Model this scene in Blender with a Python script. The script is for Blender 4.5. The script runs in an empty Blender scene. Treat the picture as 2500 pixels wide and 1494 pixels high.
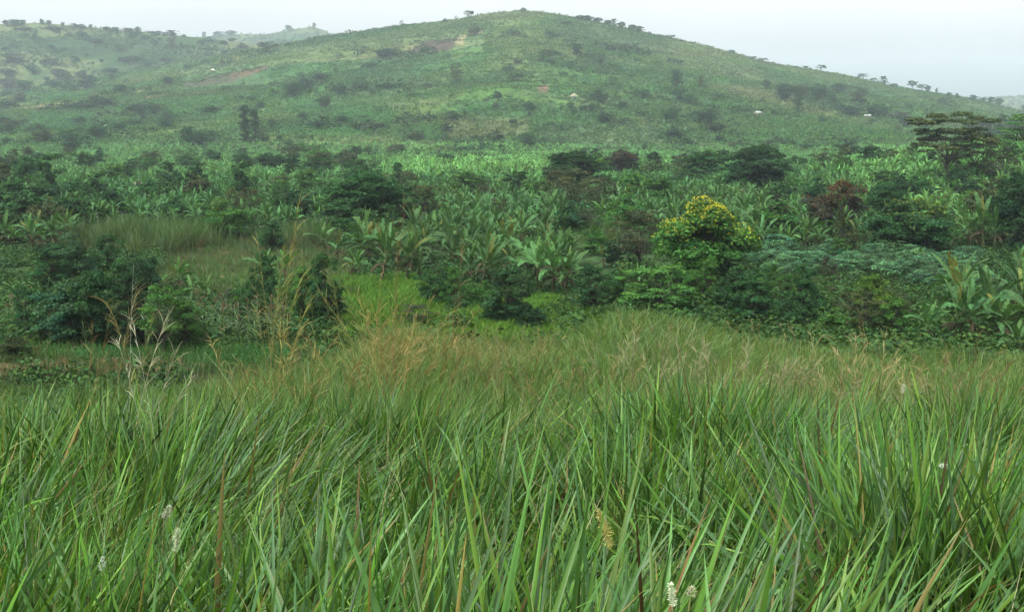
import bpy, math, random
import numpy as np
R = math.radians
SC = bpy.context.scene
COL = SC.collection
# ------------------------------------------------------------------ camera, world, sun, exposure
E = 12.5                      # eye height above the valley floor
F = 2778.0                    # focal length in photo pixels (2500 wide)
PITCH = math.atan((747 - 313) / F)
cam = bpy.data.cameras.new('camera'); cam_o = bpy.data.objects.new('camera', cam); COL.objects.link(cam_o)
cam.sensor_width = 36; cam.lens = 36 * F / 2500; cam.clip_start = 0.05; cam.clip_end = 9000
cam_o.location = (0, 0, E); cam_o.rotation_euler = (math.pi / 2 - PITCH, 0, 0)
SC.camera = cam_o
SUN_EL, SUN_AZ = 58, 215      # azimuth measured clockwise from the view direction
w = bpy.data.worlds.new('World'); SC.world = w; w.use_nodes = True
nt = w.node_tree; bg = nt.nodes['Background']
sky = nt.nodes.new('ShaderNodeTexSky'); sky.sky_type = 'NISHITA'; sky.sun_disc = False
sky.sun_elevation = R(SUN_EL); sky.sun_rotation = R(SUN_AZ); sky.dust_density = 6.0; sky.air_density = 1.0; sky.altitude = 0
hs = nt.nodes.new('ShaderNodeHueSaturation'); hs.inputs['Saturation'].default_value = 0.0
cn = nt.nodes.new('ShaderNodeTexNoise'); cn.inputs['Scale'].default_value = 2.2; cn.inputs['Detail'].default_value = 5      # faint unevenness of the cloud layer
cr_ = nt.nodes.new('ShaderNodeMapRange'); cr_.inputs[1].default_value = .3; cr_.inputs[2].default_value = .7; cr_.inputs[3].default_value = 1.0; cr_.inputs[4].default_value = 1.2
nt.links.new(cn.outputs['Fac'], cr_.inputs[0]); nt.links.new(cr_.outputs[0], hs.inputs['Value'])
nt.links.new(sky.outputs[0], hs.inputs['Color']); nt.links.new(hs.outputs[0], bg.inputs[0])
bg.inputs[1].default_value = 0.15
sl = bpy.data.lights.new('sun', 'SUN'); sl.energy = 1.5; sl.angle = R(11); sl.color = (1.0, .96, .9)
so = bpy.data.objects.new('sun', sl); COL.objects.link(so)
so.rotation_euler = (R(90 - SUN_EL), 0, R(-SUN_AZ + 180)); so.location = (0, -20, 60)
SC.view_settings.view_transform = 'Standard'; SC.view_settings.look = 'None'
SC.view_settings.gamma = 1; SC.view_settings.exposure = 1.4
cy = SC.cycles
cy.max_bounces = 5; cy.diffuse_bounces = 3; cy.glossy_bounces = 1; cy.transmission_bounces = 3
cy.volume_bounces = 1; cy.transparent_max_bounces = 4; cy.use_denoising = True
try: cy.denoiser = 'OPENIMAGEDENOISE'
except Exception: pass
cy.sample_clamp_indirect = 4

# ------------------------------------------------------------------ maths helpers
rng = np.random.default_rng(7)
def ray(px, py):
    a = (np.asarray(px, float) - 1250) / F; b = -(np.asarray(py, float) - 747) / F
    c, s = math.cos(PITCH), math.sin(PITCH)
    y = c + b * s; z = -s + b * c
    return a / y, z / y
def proj(x, y, z):
    c, s = math.cos(PITCH), math.sin(PITCH)
    z = z - E
    dep = y * c - z * s; up = y * s + z * c
    return 1250 + F * x / dep, 747 - F * up / dep
def sstep(a, b, x):
    t = np.clip((x - a) / (b - a), 0, 1); return t * t * (3 - 2 * t)
_lat = {}
def vnoise(x, y, seed=0):
    if seed not in _lat: _lat[seed] = np.random.default_rng(1000 + seed).random((256, 256))
    L = _lat[seed]
    xi = np.floor(x).astype(int); yi = np.floor(y).astype(int)
    fx = x - xi; fy = y - yi; fx = fx * fx * (3 - 2 * fx); fy = fy * fy * (3 - 2 * fy)
    a = L[xi & 255, yi & 255]; b = L[(xi + 1) & 255, yi & 255]; c = L[xi & 255, (yi + 1) & 255]; d = L[(xi + 1) & 255, (yi + 1) & 255]
    return (a * (1 - fx) + b * fx) * (1 - fy) + (c * (1 - fx) + d * fx) * fy
def fbm(x, y, s, seed=0, n=4):
    v = 0; amp = .5
    for k in range(n):
        v = v + amp * vnoise(x / s * 2 ** k + 17 * k, y / s * 2 ** k + 5 * k, seed + k); amp *= .5
    return v / (1 - .5 ** n)
def crest(pts, D):
    P = np.array(pts, float); u, wz = ray(P[:, 0], P[:, 1]); return u, E + wz * D
cA = crest([(-900, 320), (-300, 275), (0, 225), (150, 200), (300, 180), (450, 157), (600, 125), (700, 106), (800, 87), (900, 75), (1000, 63), (1100, 50), (1180, 36), (1270, 28), (1350, 33),
            (1450, 51), (1560, 76), (1700, 108), (1850, 148), (2000, 175), (2100, 194), (2200, 213), (2300, 228), (2400, 248), (2450, 262), (2500, 275), (2700, 300), (3300, 320)], 1300)
cB = crest([(-900, 120), (-300, 70), (0, 58), (100, 55), (200, 64), (300, 73), (400, 84), (440, 88), (520, 96), (600, 106), (700, 125), (900, 200), (1200, 330)], 1640)
cC = crest([(0, 330), (200, 200), (440, 100), (490, 91), (560, 84), (650, 84), (700, 74), (760, 66), (790, 74), (830, 94), (1000, 200), (1200, 330)], 2700)
cD = crest([(1900, 300), (2200, 256), (2340, 238), (2420, 238), (2500, 234), (2700, 224), (3200, 240)], 3100)
yR = np.array([-200, 0, 2.5, 6, 10, 15, 25, 40, 52, 62]); zR = np.array([1.2, 1.75, 2.1, 2.8, 3.55, 4.6, 6.0, 7.9, 11.0, 12.5])
yL = np.array([-200, 0, 2.5, 6, 10, 15, 20, 30, 38, 62]); zL = np.array([1.2, 1.75, 2.1, 2.8, 3.55, 4.7, 7.0, 11.0, 12.5, 12.5])
def height(x, y):
    x = np.asarray(x, float); y = np.asarray(y, float)
    t = sstep(-8.5, -3.5, x)
    near = E - (np.interp(y, yL, zL) * (1 - t) + np.interp(y, yR, zR) * t)
    near = near + (fbm(x, y, 6, 3, 3) - .5) * .5 * sstep(2, 10, np.abs(y)) + (fbm(x, y, 25, 8, 2) - .5) * 1.0 * sstep(12, 30, y)
    pp = 1250 + F * np.clip(x / np.maximum(y, 5.), -1, 1)
    near = near + np.interp(pp, [780, 830, 1000, 1100, 1250, 1400, 1460, 1530, 1700, 1820, 2000, 2150, 2300, 2500], [0, 0, .1, -.3, -.5, -.3, .2, .45, .2, -.3, -.6, -.7, -.9, -1.0]) * sstep(10, 38, y)
    yy = np.maximum(y, 50.); u = np.clip(x / yy, -.9, .9)
    und = (fbm(x, y, 60, 21, 3) - .5) * 1.2 * sstep(90, 200, y)
    spur = 12 * np.exp(-(((x - 150) / 62) ** 2 + ((y - 250) / 80) ** 2))
    foot = 510 + 70 * (fbm(x, y * 0 + 3, 240, 31, 2) - .5)
    s = (y - foot) / (1300 - foot)
    ks = np.clip(s, 0, 1); prof = ks * (0.72 + .28 * ks)
    A = np.interp(u, *cA) * prof + (fbm(x, y, 120, 41, 4) - .5) * 14 * sstep(0, .25, s) * (1 - .6 * sstep(.7, 1, s))
    A = np.where(s > 1, np.interp(u, *cA) - (y - 1300) * .16 + 0 * y, A)
    def ridge(cr, y0, y1, seed):
        k = np.clip((y - y0) / (y1 - y0), 0, 1)
        h = np.interp(u, *cr) * k ** .8 + (fbm(x, y, 160, seed, 3) - .5) * 10 * k * (1 - .7 * k)
        return np.where(y > y1, np.interp(u, *cr) - (y - y1) * .2, np.where(y < y0, -50, h))
    far = np.maximum.reduce([A, ridge(cB, 1240, 1640, 51), ridge(cC, 2000, 2700, 61), ridge(cD, 2300, 3100, 71)])
    base = np.maximum(near, 0) + und + spur * sstep(100, 160, y)
    return np.where(y > 440, np.maximum(base, far), base)
def hit(px, py, y0=56.):
    u, wz = ray(px, py); ys = np.concatenate([np.arange(y0, 600, .5), np.arange(600, 3200, 2.)])
    d = (E + wz * ys) - height(u * ys, ys)
    k = np.argmax(d < 0) if (d < 0).any() else len(ys) - 1
    return float(u * ys[k]), float(ys[k])
def scat(n, d0, d1, px0=-350, px1=2850):
    """n points evenly over the ground of a wedge"""
    d = np.sqrt(rng.uniform(d0 * d0, d1 * d1, n)); u = (rng.uniform(px0, px1, n) - 1250) / F
    return u * d, d
def unit(v): return v / np.maximum(np.linalg.norm(v, axis=-1, keepdims=True), 1e-9)
def rdir(n, r=None):
    r = r or rng
    return unit(r.normal(size=(n, 3)))

# ------------------------------------------------------------------ object helpers
def mk(name, V, Fc, mat, col=None, parent=None, smooth=False, link=True):
    V = np.ascontiguousarray(V, np.float32); Fc = np.ascontiguousarray(Fc, np.int32)
    me = bpy.data.meshes.new(name)
    me.vertices.add(len(V)); me.vertices.foreach_set('co', V.ravel())
    k = Fc.shape[1]; me.loops.add(Fc.size); me.loops.foreach_set('vertex_index', Fc.ravel())
    me.polygons.add(len(Fc)); me.polygons.foreach_set('loop_start', np.arange(0, Fc.size, k, dtype=np.int32))
    if smooth: me.polygons.foreach_set('use_smooth', np.ones(len(Fc), bool))
    if col is not None:
        at = me.color_attributes.new('col', 'FLOAT_COLOR', 'POINT')
        c = np.ones((len(V), 4), np.float32); c[:, :3] = np.asarray(col) * np.array([.74, .82, .72]); at.data.foreach_set('color', c.ravel())
    me.materials.append(mat); me.update(calc_edges=True)
    o = bpy.data.objects.new(name, me)
    if link: COL.objects.link(o)
    if parent is not None: o.parent = parent
    return o
def tag(o, label=None, cat=None, group=None, kind=None):
    for k, v in (('label', label), ('category', cat), ('group', group), ('kind', kind)):
        if v: o[k] = v
    return o
def thing(name, loc=(0, 0, 0), rz=0., sc=(1, 1, 1)):
    o = bpy.data.objects.new(name, None); COL.objects.link(o); o.location = loc; o.rotation_euler = (0, 0, rz); o.scale = sc
    o.empty_display_size = .2
    return o
class MB:
    """collects pieces made of quads into one mesh"""
    def __init__(s): s.v = []; s.f = []; s.c = []; s.n = 0
    def add(s, V, Q, C):
        V = np.asarray(V, float).reshape(-1, 3); s.v.append(V); s.f.append(np.asarray(Q) + s.n)
        s.c.append(np.broadcast_to(np.asarray(C, float), V.shape)); s.n += len(V)
    def get(s): return np.concatenate(s.v), np.concatenate(s.f), np.concatenate(s.c)
    def build(s, name, mat, parent=None, smooth=False):
        V, Q, C = s.get(); return mk(name, V, Q, mat, C, parent, smooth)
def tube(mb, pts, rad, col, sides=6):
    P = np.asarray(pts, float); n = len(P); rad = np.broadcast_to(rad, n)
    T = unit(np.gradient(P, axis=0)); ref = np.where(np.abs(T[:, 2:3]) > .9, [[1., 0, 0]], [[0, 0, 1.]])
    A = unit(np.cross(T, ref)); B = np.cross(T, A)
    a = np.arange(sides) * 2 * math.pi / sides
    V = P[:, None] + rad[:, None, None] * (np.cos(a)[None, :, None] * A[:, None] + np.sin(a)[None, :, None] * B[:, None])
    i = np.arange(n - 1)[:, None] * sides; j = np.arange(sides)[None]; j2 = (j + 1) % sides
    Q = np.stack([i + j, i + j2, i + sides + j2, i + sides + j], -1).reshape(-1, 4)
    mb.add(V, Q, col)
def cards(mb, P, N, L, W, col, r=None):
    """folded diamond leaves at P lying roughly across N"""
    r = r or rng
    n = len(P); a = unit(np.cross(N, rdir(n, r))); b = np.cross(N, a)
    L = np.broadcast_to(L, n)[:, None]; W = np.broadcast_to(W, n)[:, None]
    V = np.stack([P - a * L * .5, P + b * W * .5 + N * W * .12, P + a * L * .5 - N * L * .12, P - b * W * .5 + N * W * .12], 1)
    Q = np.arange(n * 4).reshape(n, 4)
    mb.add(V, Q, np.repeat(np.broadcast_to(col, (n, 3)), 4, axis=0))
def strips(mb, P, az, tilt, bend, L, W, twist, c0, c1, segs=5, wprof=None, fold=0.):
    """n arching blades. P base, az heading, tilt and bend in radians, colours root to tip"""
    n = len(P); t = np.linspace(0, 1, segs + 1)
    th = tilt[:, None] + bend[:, None] * t[None] ** 1.6
    h = np.stack([np.cos(az), np.sin(az), 0 * az], -1)
    step = (L / segs)[:, None]
    thm = (th[:, 1:] + th[:, :-1]) / 2
    dh = np.concatenate([np.zeros((n, 1)), np.cumsum(np.sin(thm) * step, 1)], 1); dz = np.concatenate([np.zeros((n, 1)), np.cumsum(np.cos(thm) * step, 1)], 1)
    C = P[:, None] + h[:, None] * dh[..., None] + np.array([0, 0, 1.]) * dz[..., None]
    perp = np.stack([-np.sin(az), np.cos(az), 0 * az], -1)[:, None]
    nor = -np.cos(th)[..., None] * h[:, None] + np.array([0, 0, 1.]) * np.sin(th)[..., None]
    wd = np.cos(twist)[:, None, None] * perp + np.sin(twist)[:, None, None] * nor
    wp = (np.minimum(1, .55 + 1.6 * t) * (1 - t ** 2.2) ** .8 + .02) if wprof is None else wprof
    hw = (W[:, None] * wp[None] / 2)[..., None]
    cc = c0[:, None] * (1 - t)[None, :, None] + c1[:, None] * t[None, :, None]
    if fold:
        nn = np.cross(wd, unit(np.gradient(C, axis=1)))
        V = np.stack([C - wd * hw + nn * hw * fold, C, C + wd * hw + nn * hw * fold], 2); m = 3
    else:
        V = np.stack([C - wd * hw, C + wd * hw], 2); m = 2
    base = (np.arange(n) * (segs + 1) * m)[:, None, None] + (np.arange(segs) * m)[None, :, None] + np.arange(m - 1)[None, None]
    Q = np.stack([base, base + 1, base + m + 1, base + m], -1).reshape(-1, 4)
    mb.add(V, Q, np.repeat(cc[:, :, None], m, 2).reshape(-1, 3))

# ------------------------------------------------------------------ materials
def leafmat(name, transl=.3, rough=.5, spec=.3, var=.25, obj_tint=True, tr_tint=(1.25, 1.25, .55)):
    m = bpy.data.materials.new(name); m.use_nodes = True; t = m.node_tree; n = t.nodes; l = t.links
    p = n['Principled BSDF']; out = n['Material Output']
    at = n.new('ShaderNodeAttribute'); at.attribute_name = 'col'
    c = at.outputs['Color']
    if obj_tint:
        oi = n.new('ShaderNodeObjectInfo')
        mx = n.new('ShaderNodeMix'); mx.data_type = 'RGBA'; mx.blend_type = 'MULTIPLY'; mx.inputs[0].default_value = 1
        l.new(c, mx.inputs[6]); l.new(oi.outputs['Color'], mx.inputs[7]); c = mx.outputs[2]
    g = n.new('ShaderNodeNewGeometry'); mr = n.new('ShaderNodeMapRange'); mr.inputs[3].default_value = 1 - var; mr.inputs[4].default_value = 1 + var
    l.new(g.outputs['Random Per Island'], mr.inputs[0])
    v = n.new('ShaderNodeVectorMath'); v.operation = 'SCALE'; l.new(c, v.inputs[0]); l.new(mr.outputs[0], v.inputs['Scale']); c = v.outputs[0]
    l.new(c, p.inputs['Base Color']); p.inputs['Roughness'].default_value = rough; p.inputs['Specular IOR Level'].default_value = spec
    if transl:
        tr = n.new('ShaderNodeBsdfTranslucent'); v2 = n.new('ShaderNodeVectorMath'); v2.operation = 'MULTIPLY'; v2.inputs[1].default_value = tr_tint
        l.new(c, v2.inputs[0]); l.new(v2.outputs[0], tr.inputs[0])
        ms = n.new('ShaderNodeMixShader'); ms.inputs[0].default_value = transl; l.new(p.outputs[0], ms.inputs[1]); l.new(tr.outputs[0], ms.inputs[2]); l.new(ms.outputs[0], out.inputs[0])
    return m
M_leaf = leafmat('foliage', .28, .6, .10, .35)
M_ban = leafmat('banana_leaf', .28, .6, .10, .28)
M_blade = leafmat('grass_blade', .36, .42, .24, .25, False)
M_dry = leafmat('dry_grass', .3, .7, .1, .25, False, (1.1, 1.05, .9))
M_flower = leafmat('petals', .35, .6, .1, .15, False, (1, 1, 1))
def surf(name, rough=.9, noise=(6., .35), bump=.3, obj_tint=False):
    m = bpy.data.materials.new(name); m.use_nodes = True; t = m.node_tree; n = t.nodes; l = t.links; p = n['Principled BSDF']
    at = n.new('ShaderNodeAttribute'); at.attribute_name = 'col'
    tc = n.new('ShaderNodeTexCoord'); no = n.new('ShaderNodeTexNoise'); no.inputs['Scale'].default_value = noise[0]; no.inputs['Detail'].default_value = 6
    l.new(tc.outputs['Object'], no.inputs['Vector'])
    mr = n.new('ShaderNodeMapRange'); mr.inputs[1].default_value = .3; mr.inputs[2].default_value = .7; mr.inputs[3].default_value = 1 - noise[1]; mr.inputs[4].default_value = 1 + noise[1]; l.new(no.outputs['Fac'], mr.inputs[0])
    v = n.new('ShaderNodeVectorMath'); v.operation = 'SCALE'; l.new(at.outputs['Color'], v.inputs[0]); l.new(mr.outputs[0], v.inputs['Scale'])
    l.new(v.outputs[0], p.inputs['Base Color']); p.inputs['Roughness'].default_value = rough; p.inputs['Specular IOR Level'].default_value = .05
    b = n.new('ShaderNodeBump'); b.inputs['Strength'].default_value = bump; b.inputs['Distance'].default_value = .1; l.new(no.outputs['Fac'], b.inputs['Height']); l.new(b.outputs[0], p.inputs['Normal'])
    return m
M_bark = surf('bark', .9, (9., .4), .6)
M_wall = surf('mud_wall', .95, (3., .2), .3)
M_roof = surf('sheet_roof', .45, (2., .12), .2)
M_ground = surf('ground', .95, (1.2, .45), .6)
gt = M_ground.node_tree                                   # coarser mottling for the far slopes
n2 = gt.nodes.new('ShaderNodeTexNoise'); n2.inputs['Scale'].default_value = .16; n2.inputs['Detail'].default_value = 7; n2.inputs['Roughness'].default_value = .65
m2 = gt.nodes.new('ShaderNodeMapRange'); m2.inputs[1].default_value = .32; m2.inputs[2].default_value = .68; m2.inputs[3].default_value = .4; m2.inputs[4].default_value = 1.6
tcn = [n for n in gt.nodes if n.type == 'TEX_COORD'][0]; gt.links.new(tcn.outputs['Object'], n2.inputs['Vector']); gt.links.new(n2.outputs['Fac'], m2.inputs[0])
vm = [n for n in gt.nodes if n.type == 'VECT_MATH'][0]; v3 = gt.nodes.new('ShaderNodeVectorMath'); v3.operation = 'SCALE'
gt.links.new(vm.outputs[0], v3.inputs[0]); gt.links.new(m2.outputs[0], v3.inputs['Scale']); gt.links.new(v3.outputs[0], gt.nodes['Principled BSDF'].inputs['Base Color'])

# ------------------------------------------------------------------ terrain: one sheet, polar grid round the camera
az = np.concatenate([np.linspace(-180, -62, 40, endpoint=False), np.linspace(-62, -27, 60, endpoint=False), np.linspace(-27, 27, 640, endpoint=False), np.linspace(27, 62, 60, endpoint=False), np.linspace(62, 180, 41)])
rr = np.concatenate([[.3], np.geomspace(1, 480, 170, endpoint=False), np.linspace(480, 1360, 330, endpoint=False), np.linspace(1360, 3200, 260, endpoint=False), np.geomspace(3200, 7500, 20)])
AZ, RR = np.meshgrid(np.radians(az), rr)
# radial distance so that rows are lines of equal depth ahead of the camera
dep = RR / np.where(np.abs(AZ) < R(62), np.cos(AZ), math.cos(R(62)))
X = dep * np.sin(AZ); Y = dep * np.cos(AZ)
Z = height(X, Y)
na, nr = len(az), len(rr)
i = np.arange(nr - 1)[:, None] * na; j = np.arange(na - 1)[None]
Q = np.stack([i + j, i + j + 1, i + na + j + 1, i + na + j], -1).reshape(-1, 4)
x, y, z = X.ravel(), Y.ravel(), Z.ravel()
PXv, PYv = proj(x, np.maximum(y, .1), z)
def cells(x, y, sx, sy, seed, ang=0.):
    c, s = math.cos(ang), math.sin(ang); a = (x * c + y * s) / sx; b = (-x * s + y * c) / sy
    r = np.random.default_rng(seed); J = r.random((64, 64, 3)); best = np.full(a.shape, 9.); idx = np.zeros(a.shape); edge = np.full(a.shape, 9.)
    ia = np.floor(a).astype(int); ib = np.floor(b).astype(int)
    for da in (-1, 0, 1):
        for db in (-1, 0, 1):
            ja = (ia + da) & 63; jb = (ib + db) & 63
            d = np.maximum(np.abs(ia + da + .1 + .8 * J[ja, jb, 0] - a), np.abs(ib + db + .1 + .8 * J[ja, jb, 1] - b) * 1.0)
            nb = d < best; edge = np.where(nb, best, np.minimum(edge, d)); idx = np.where(nb, J[ja, jb, 2], idx); best = np.where(nb, d, best)
    return idx, edge - best
pal = np.array([(.050, .115, .045), (.062, .135, .050), (.042, .095, .045), (.085, .150, .050), (.060, .120, .055), (.100, .140, .055), (.050, .110, .050), (.075, .105, .060), (.055, .140, .048), (.095, .100, .055)])
wx = x + (fbm(x, y, 60, 81, 3) - .5) * 50; wy = y + (fbm(x, y, 60, 91, 3) - .5) * 60
ci, ce = cells(wx, wy, 75, 62, 5, .15); ci2, ce2 = cells(wx, wy, 34, 30, 6, -.2)
col = pal[(ci * 9.99).astype(int)] * .6 + pal[(ci2 * 9.99).astype(int)] * .4
col = col * (0.85 + .3 * fbm(x, y, 40, 101, 4))[:, None]
col = col * np.array([.58, .66, .48]) * np.where(y > 1330, .5, 1.)[:, None]
hedge = (ce < .05) & (ci > .4)
col[hedge] = col[hedge] * .5 + np.array([.02, .05, .03]) * .5
dryn = sstep(.52, .72, fbm(x, y, 90, 111, 4) + .12 * sstep(900, 1200, y))[:, None]
col = col * (1 - .55 * dryn) + np.array([.105, .115, .050]) * .55 * dryn
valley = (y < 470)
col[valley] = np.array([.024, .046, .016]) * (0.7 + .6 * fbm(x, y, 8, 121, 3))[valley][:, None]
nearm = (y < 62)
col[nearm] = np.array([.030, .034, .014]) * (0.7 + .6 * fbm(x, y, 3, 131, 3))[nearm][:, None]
wob = (fbm(x, y, 40, 141, 3) - .5) * 14
def patch(poly, c, soft=5., amt=1., y0=60):
    """a field with its own earth or crop colour; corners given where the photograph shows them"""
    P = np.array(poly, float); d = np.full(len(x), 1e9); ins = np.zeros(len(x), bool)
    bb = (PXv > P[:, 0].min() - 30) & (PXv < P[:, 0].max() + 30) & (PYv > P[:, 1].min() - 30) & (PYv < P[:, 1].max() + 30) & (y > y0) & (y < 2200)
    k = np.nonzero(bb)[0]; a = PXv[k] + wob[k]; b = PYv[k] + wob[k] * .35; I = np.zeros(len(k), bool); D = np.full(len(k), 1e9)
    for q in range(len(P)):
        (x0, y0_), (x1, y1_) = P[q], P[(q + 1) % len(P)]
        cr = ((y0_ > b) != (y1_ > b)) & (a < (x1 - x0) * (b - y0_) / (y1_ - y0_ + 1e-9) + x0); I ^= cr
        tt = np.clip(((a - x0) * (x1 - x0) + (b - y0_) * (y1_ - y0_)) / ((x1 - x0) ** 2 + (y1_ - y0_) ** 2), 0, 1)
        D = np.minimum(D, np.hypot(a - x0 - tt * (x1 - x0), b - y0_ - tt * (y1_ - y0_)))
    sd = np.where(I, D, -D); f = (sstep(-soft, soft, sd) * amt)[:, None]
    col[k] = col[k] * (1 - f) + np.array(c) * f * (.8 + .4 * fbm(x[k], y[k], 12, 151, 3))[:, None]
brown = (.050, .036, .030); tan = (.20, .15, .09); redd = (.12, .07, .05); ygr = (.085, .108, .036); bgr = (.028, .095, .030); dgr = (.035, .085, .045)
patch([(1035, 100), (1120, 93), (1095, 127), (985, 130)], brown, 2)
patch([(1120, 92), (1150, 76), (1180, 72), (1172, 84), (1140, 92), (1128, 112), (1112, 106)], tan, 2, .8)
patch([(990, 122), (1010, 112), (1005, 125)], tan, 2, .7)
patch([(440, 203), (560, 178), (650, 160), (660, 166), (560, 205), (450, 212)], brown, 3, .8)
patch([(560, 180), (650, 162), (655, 170), (570, 196)], redd, 3, .6)
patch([(530, 150), (580, 138), (590, 145), (540, 158)], tan, 3, .5)
patch([(45, 262), (100, 255), (200, 248), (205, 252), (110, 264), (30, 268)], tan, 2, .8)
patch([(350, 243), (400, 230), (405, 234), (360, 247)], tan, 2, .5)
for P_ in ([(1730, 212), (1850, 232), (1960, 268), (2080, 286)], [(1560, 290), (1600, 330), (1625, 362), (1640, 372)], [(1180, 180), (1120, 230), (1090, 290)], [(240, 170), (400, 160), (520, 140), (640, 130)], [(1600, 168), (1680, 196), (1760, 215)], [(760, 150), (900, 140), (985, 130)]):
    patch(P_ + [(a_, b_ + 2.2) for a_, b_ in P_[::-1]], (.13, .095, .06), 2, .6)
patch([(1315, 208), (1340, 208), (1342, 228), (1316, 228)], redd, 2, .9)
patch([(1230, 50), (1330, 60), (1420, 110), (1400, 135), (1240, 130), (1180, 100)], ygr, 14, .7)
patch([(1080, 290), (1300, 290), (1290, 330), (1100, 345)], (.085,.085,.042), 10, .7)
patch([(1310, 300), (1600, 300), (1620, 372), (1330, 372)], (.050, .078, .042), 10, .8)
patch([(1430, 240), (1600, 250), (1640, 290), (1480, 280)], (.035, .07, .03), 10, .5)
patch([(700, 235), (950, 260), (970, 310), (760, 320)], bgr, 12, .7)
patch([(60, 225), (230, 225), (200, 247), (60, 250)], bgr, 5, .7)
patch([(60, 275), (230, 270), (230, 300), (80, 310)], bgr, 8, .7)
patch([(370, 250), (560, 240), (540, 290), (400, 290)], bgr, 10, .6)
patch([(1720, 205), (1860, 215), (2100, 285), (2110, 295), (1860, 250)], (.10, .10, .05), 5, .55)
patch([(1960, 275), (2120, 280), (2180, 310), (2060, 300)], ygr, 6, .5)
patch([(1640, 300), (1760, 330), (1700, 370), (1630, 350)], (.05, .085, .035), 8, .6)
patch([(1330, 40), (1500, 70), (1640, 110), (1600, 130), (1400, 100)], (.055, .07, .04), 10, .5)
patch([(1900, 402), (2000, 398), (2000, 412), (1900, 415)], (.14, .12, .05), 4, .8)
patch([(400, 590), (830, 590), (830, 700), (400, 700)], (.085, .085, .035), 8, .8)
patch([(830, 690), (1080, 690), (1080, 830), (830, 830)], (.06, .13, .02), 10, .9)
patch([(-100, 872), (500, 872), (500, 905), (-100, 905)], (.12, .075, .045), 6, .9, 36)
patch([(480, 840), (740, 840), (700, 875), (480, 875)], (.05, .14, .04), 6, .9, 36)
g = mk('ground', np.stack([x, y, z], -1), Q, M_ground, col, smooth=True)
tag(g, kind='structure')
TCOL, TPX, TPY = col, PXv, PYv
def tcol_at(xs, ys):
    ia = np.clip(np.searchsorted(az, np.degrees(np.arctan2(xs, ys))), 0, na - 1); ir = np.clip(np.searchsorted(rr, ys), 0, nr - 1)
    return TCOL[ir * na + ia]
def in_box(px, py, *boxes):
    r = np.zeros(np.shape(px), bool)
    for (a, b, c, d) in boxes: r |= (px > a) & (px < c) & (py > b) & (py < d)
    return r

# ------------------------------------------------------------------ labels by landmark
LAND = [(1060, 112, 'the ploughed field'), (1330, 218, 'the reddish plot'), (1395, 242, 'the thatched hut'),
        (1845, 280, 'the left white roof'), (2110, 288, 'the right white roof'), (608, 300, 'the tall column trees'),
        (560, 190, 'the brown strip field'), (120, 258, 'the tan track'), (1705, 560, 'the yellow flowering tree'), (2035, 490, 'the red flowering tree'),
        (2300, 330, 'the flat topped acacia'), (340, 442, 'the pale plantation roof'), (360, 560, 'the reed mound'), (940, 740, 'the bright clearing'),
        (1340, 650, 'the central banana clump'), (165, 740, 'the broad front shrub'), (2110, 720, 'the lime green shrub'), (1600, 700, 'the feathery shrub'),
        (1395, 385, 'the dark domed tree'), (1830, 400, 'the broad dark tree'), (540, 520, 'the round green tree'),
        (905, 480, 'the large layered tree'), (2400, 720, 'the right banana clump'), (1270, 28, 'the hill summit'), (440, 88, 'the ridge dip'), (2150, 205, 'the right shoulder')]
used = {}
def rel(px, py):
    best = min(LAND, key=lambda q: math.hypot(q[0] - px, (q[1] - py) * 1.8) + (8 if False else 0)); dx, dy = px - best[0], py - best[1]
    if abs(dx) < 14 and abs(dy) < 14: return 'beside ' + best[2]
    near = 'just ' if math.hypot(dx, dy) < 60 else ('' if math.hypot(dx, dy) < 160 else '')
    v = 'above' if dy < 0 else 'below'; h = 'right of' if dx > 0 else 'left of'
    if abs(dx) > 2.5 * abs(dy): return near + h + ' ' + best[2]
    if abs(dy) > 2.5 * abs(dx): return near + v + ' ' + best[2]
    return near + v + ' ' + h + ' ' + best[2]
PENDING = []                                             # (object, look, px, py): labels are made unique at the end
ORD = ['', 'first', 'second', 'third', 'fourth', 'fifth', 'sixth', 'seventh', 'eighth', 'ninth', 'tenth', 'eleventh', 'twelfth']
def finish_labels():
    by = {}
    for o, look, px, py in PENDING: by.setdefault((look, rel(px, py)), []).append((px, o))
    for (look, rl), L in by.items():
        L.sort(key=lambda q: q[0])
        for k, (px, o) in enumerate(L):
            o['label'] = f'{look} {rl}' if len(L) == 1 else f'{look} {rl}, ' + (f'{ORD[k + 1]} from left' if k < 12 else f'{k + 1}th from left')

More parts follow.
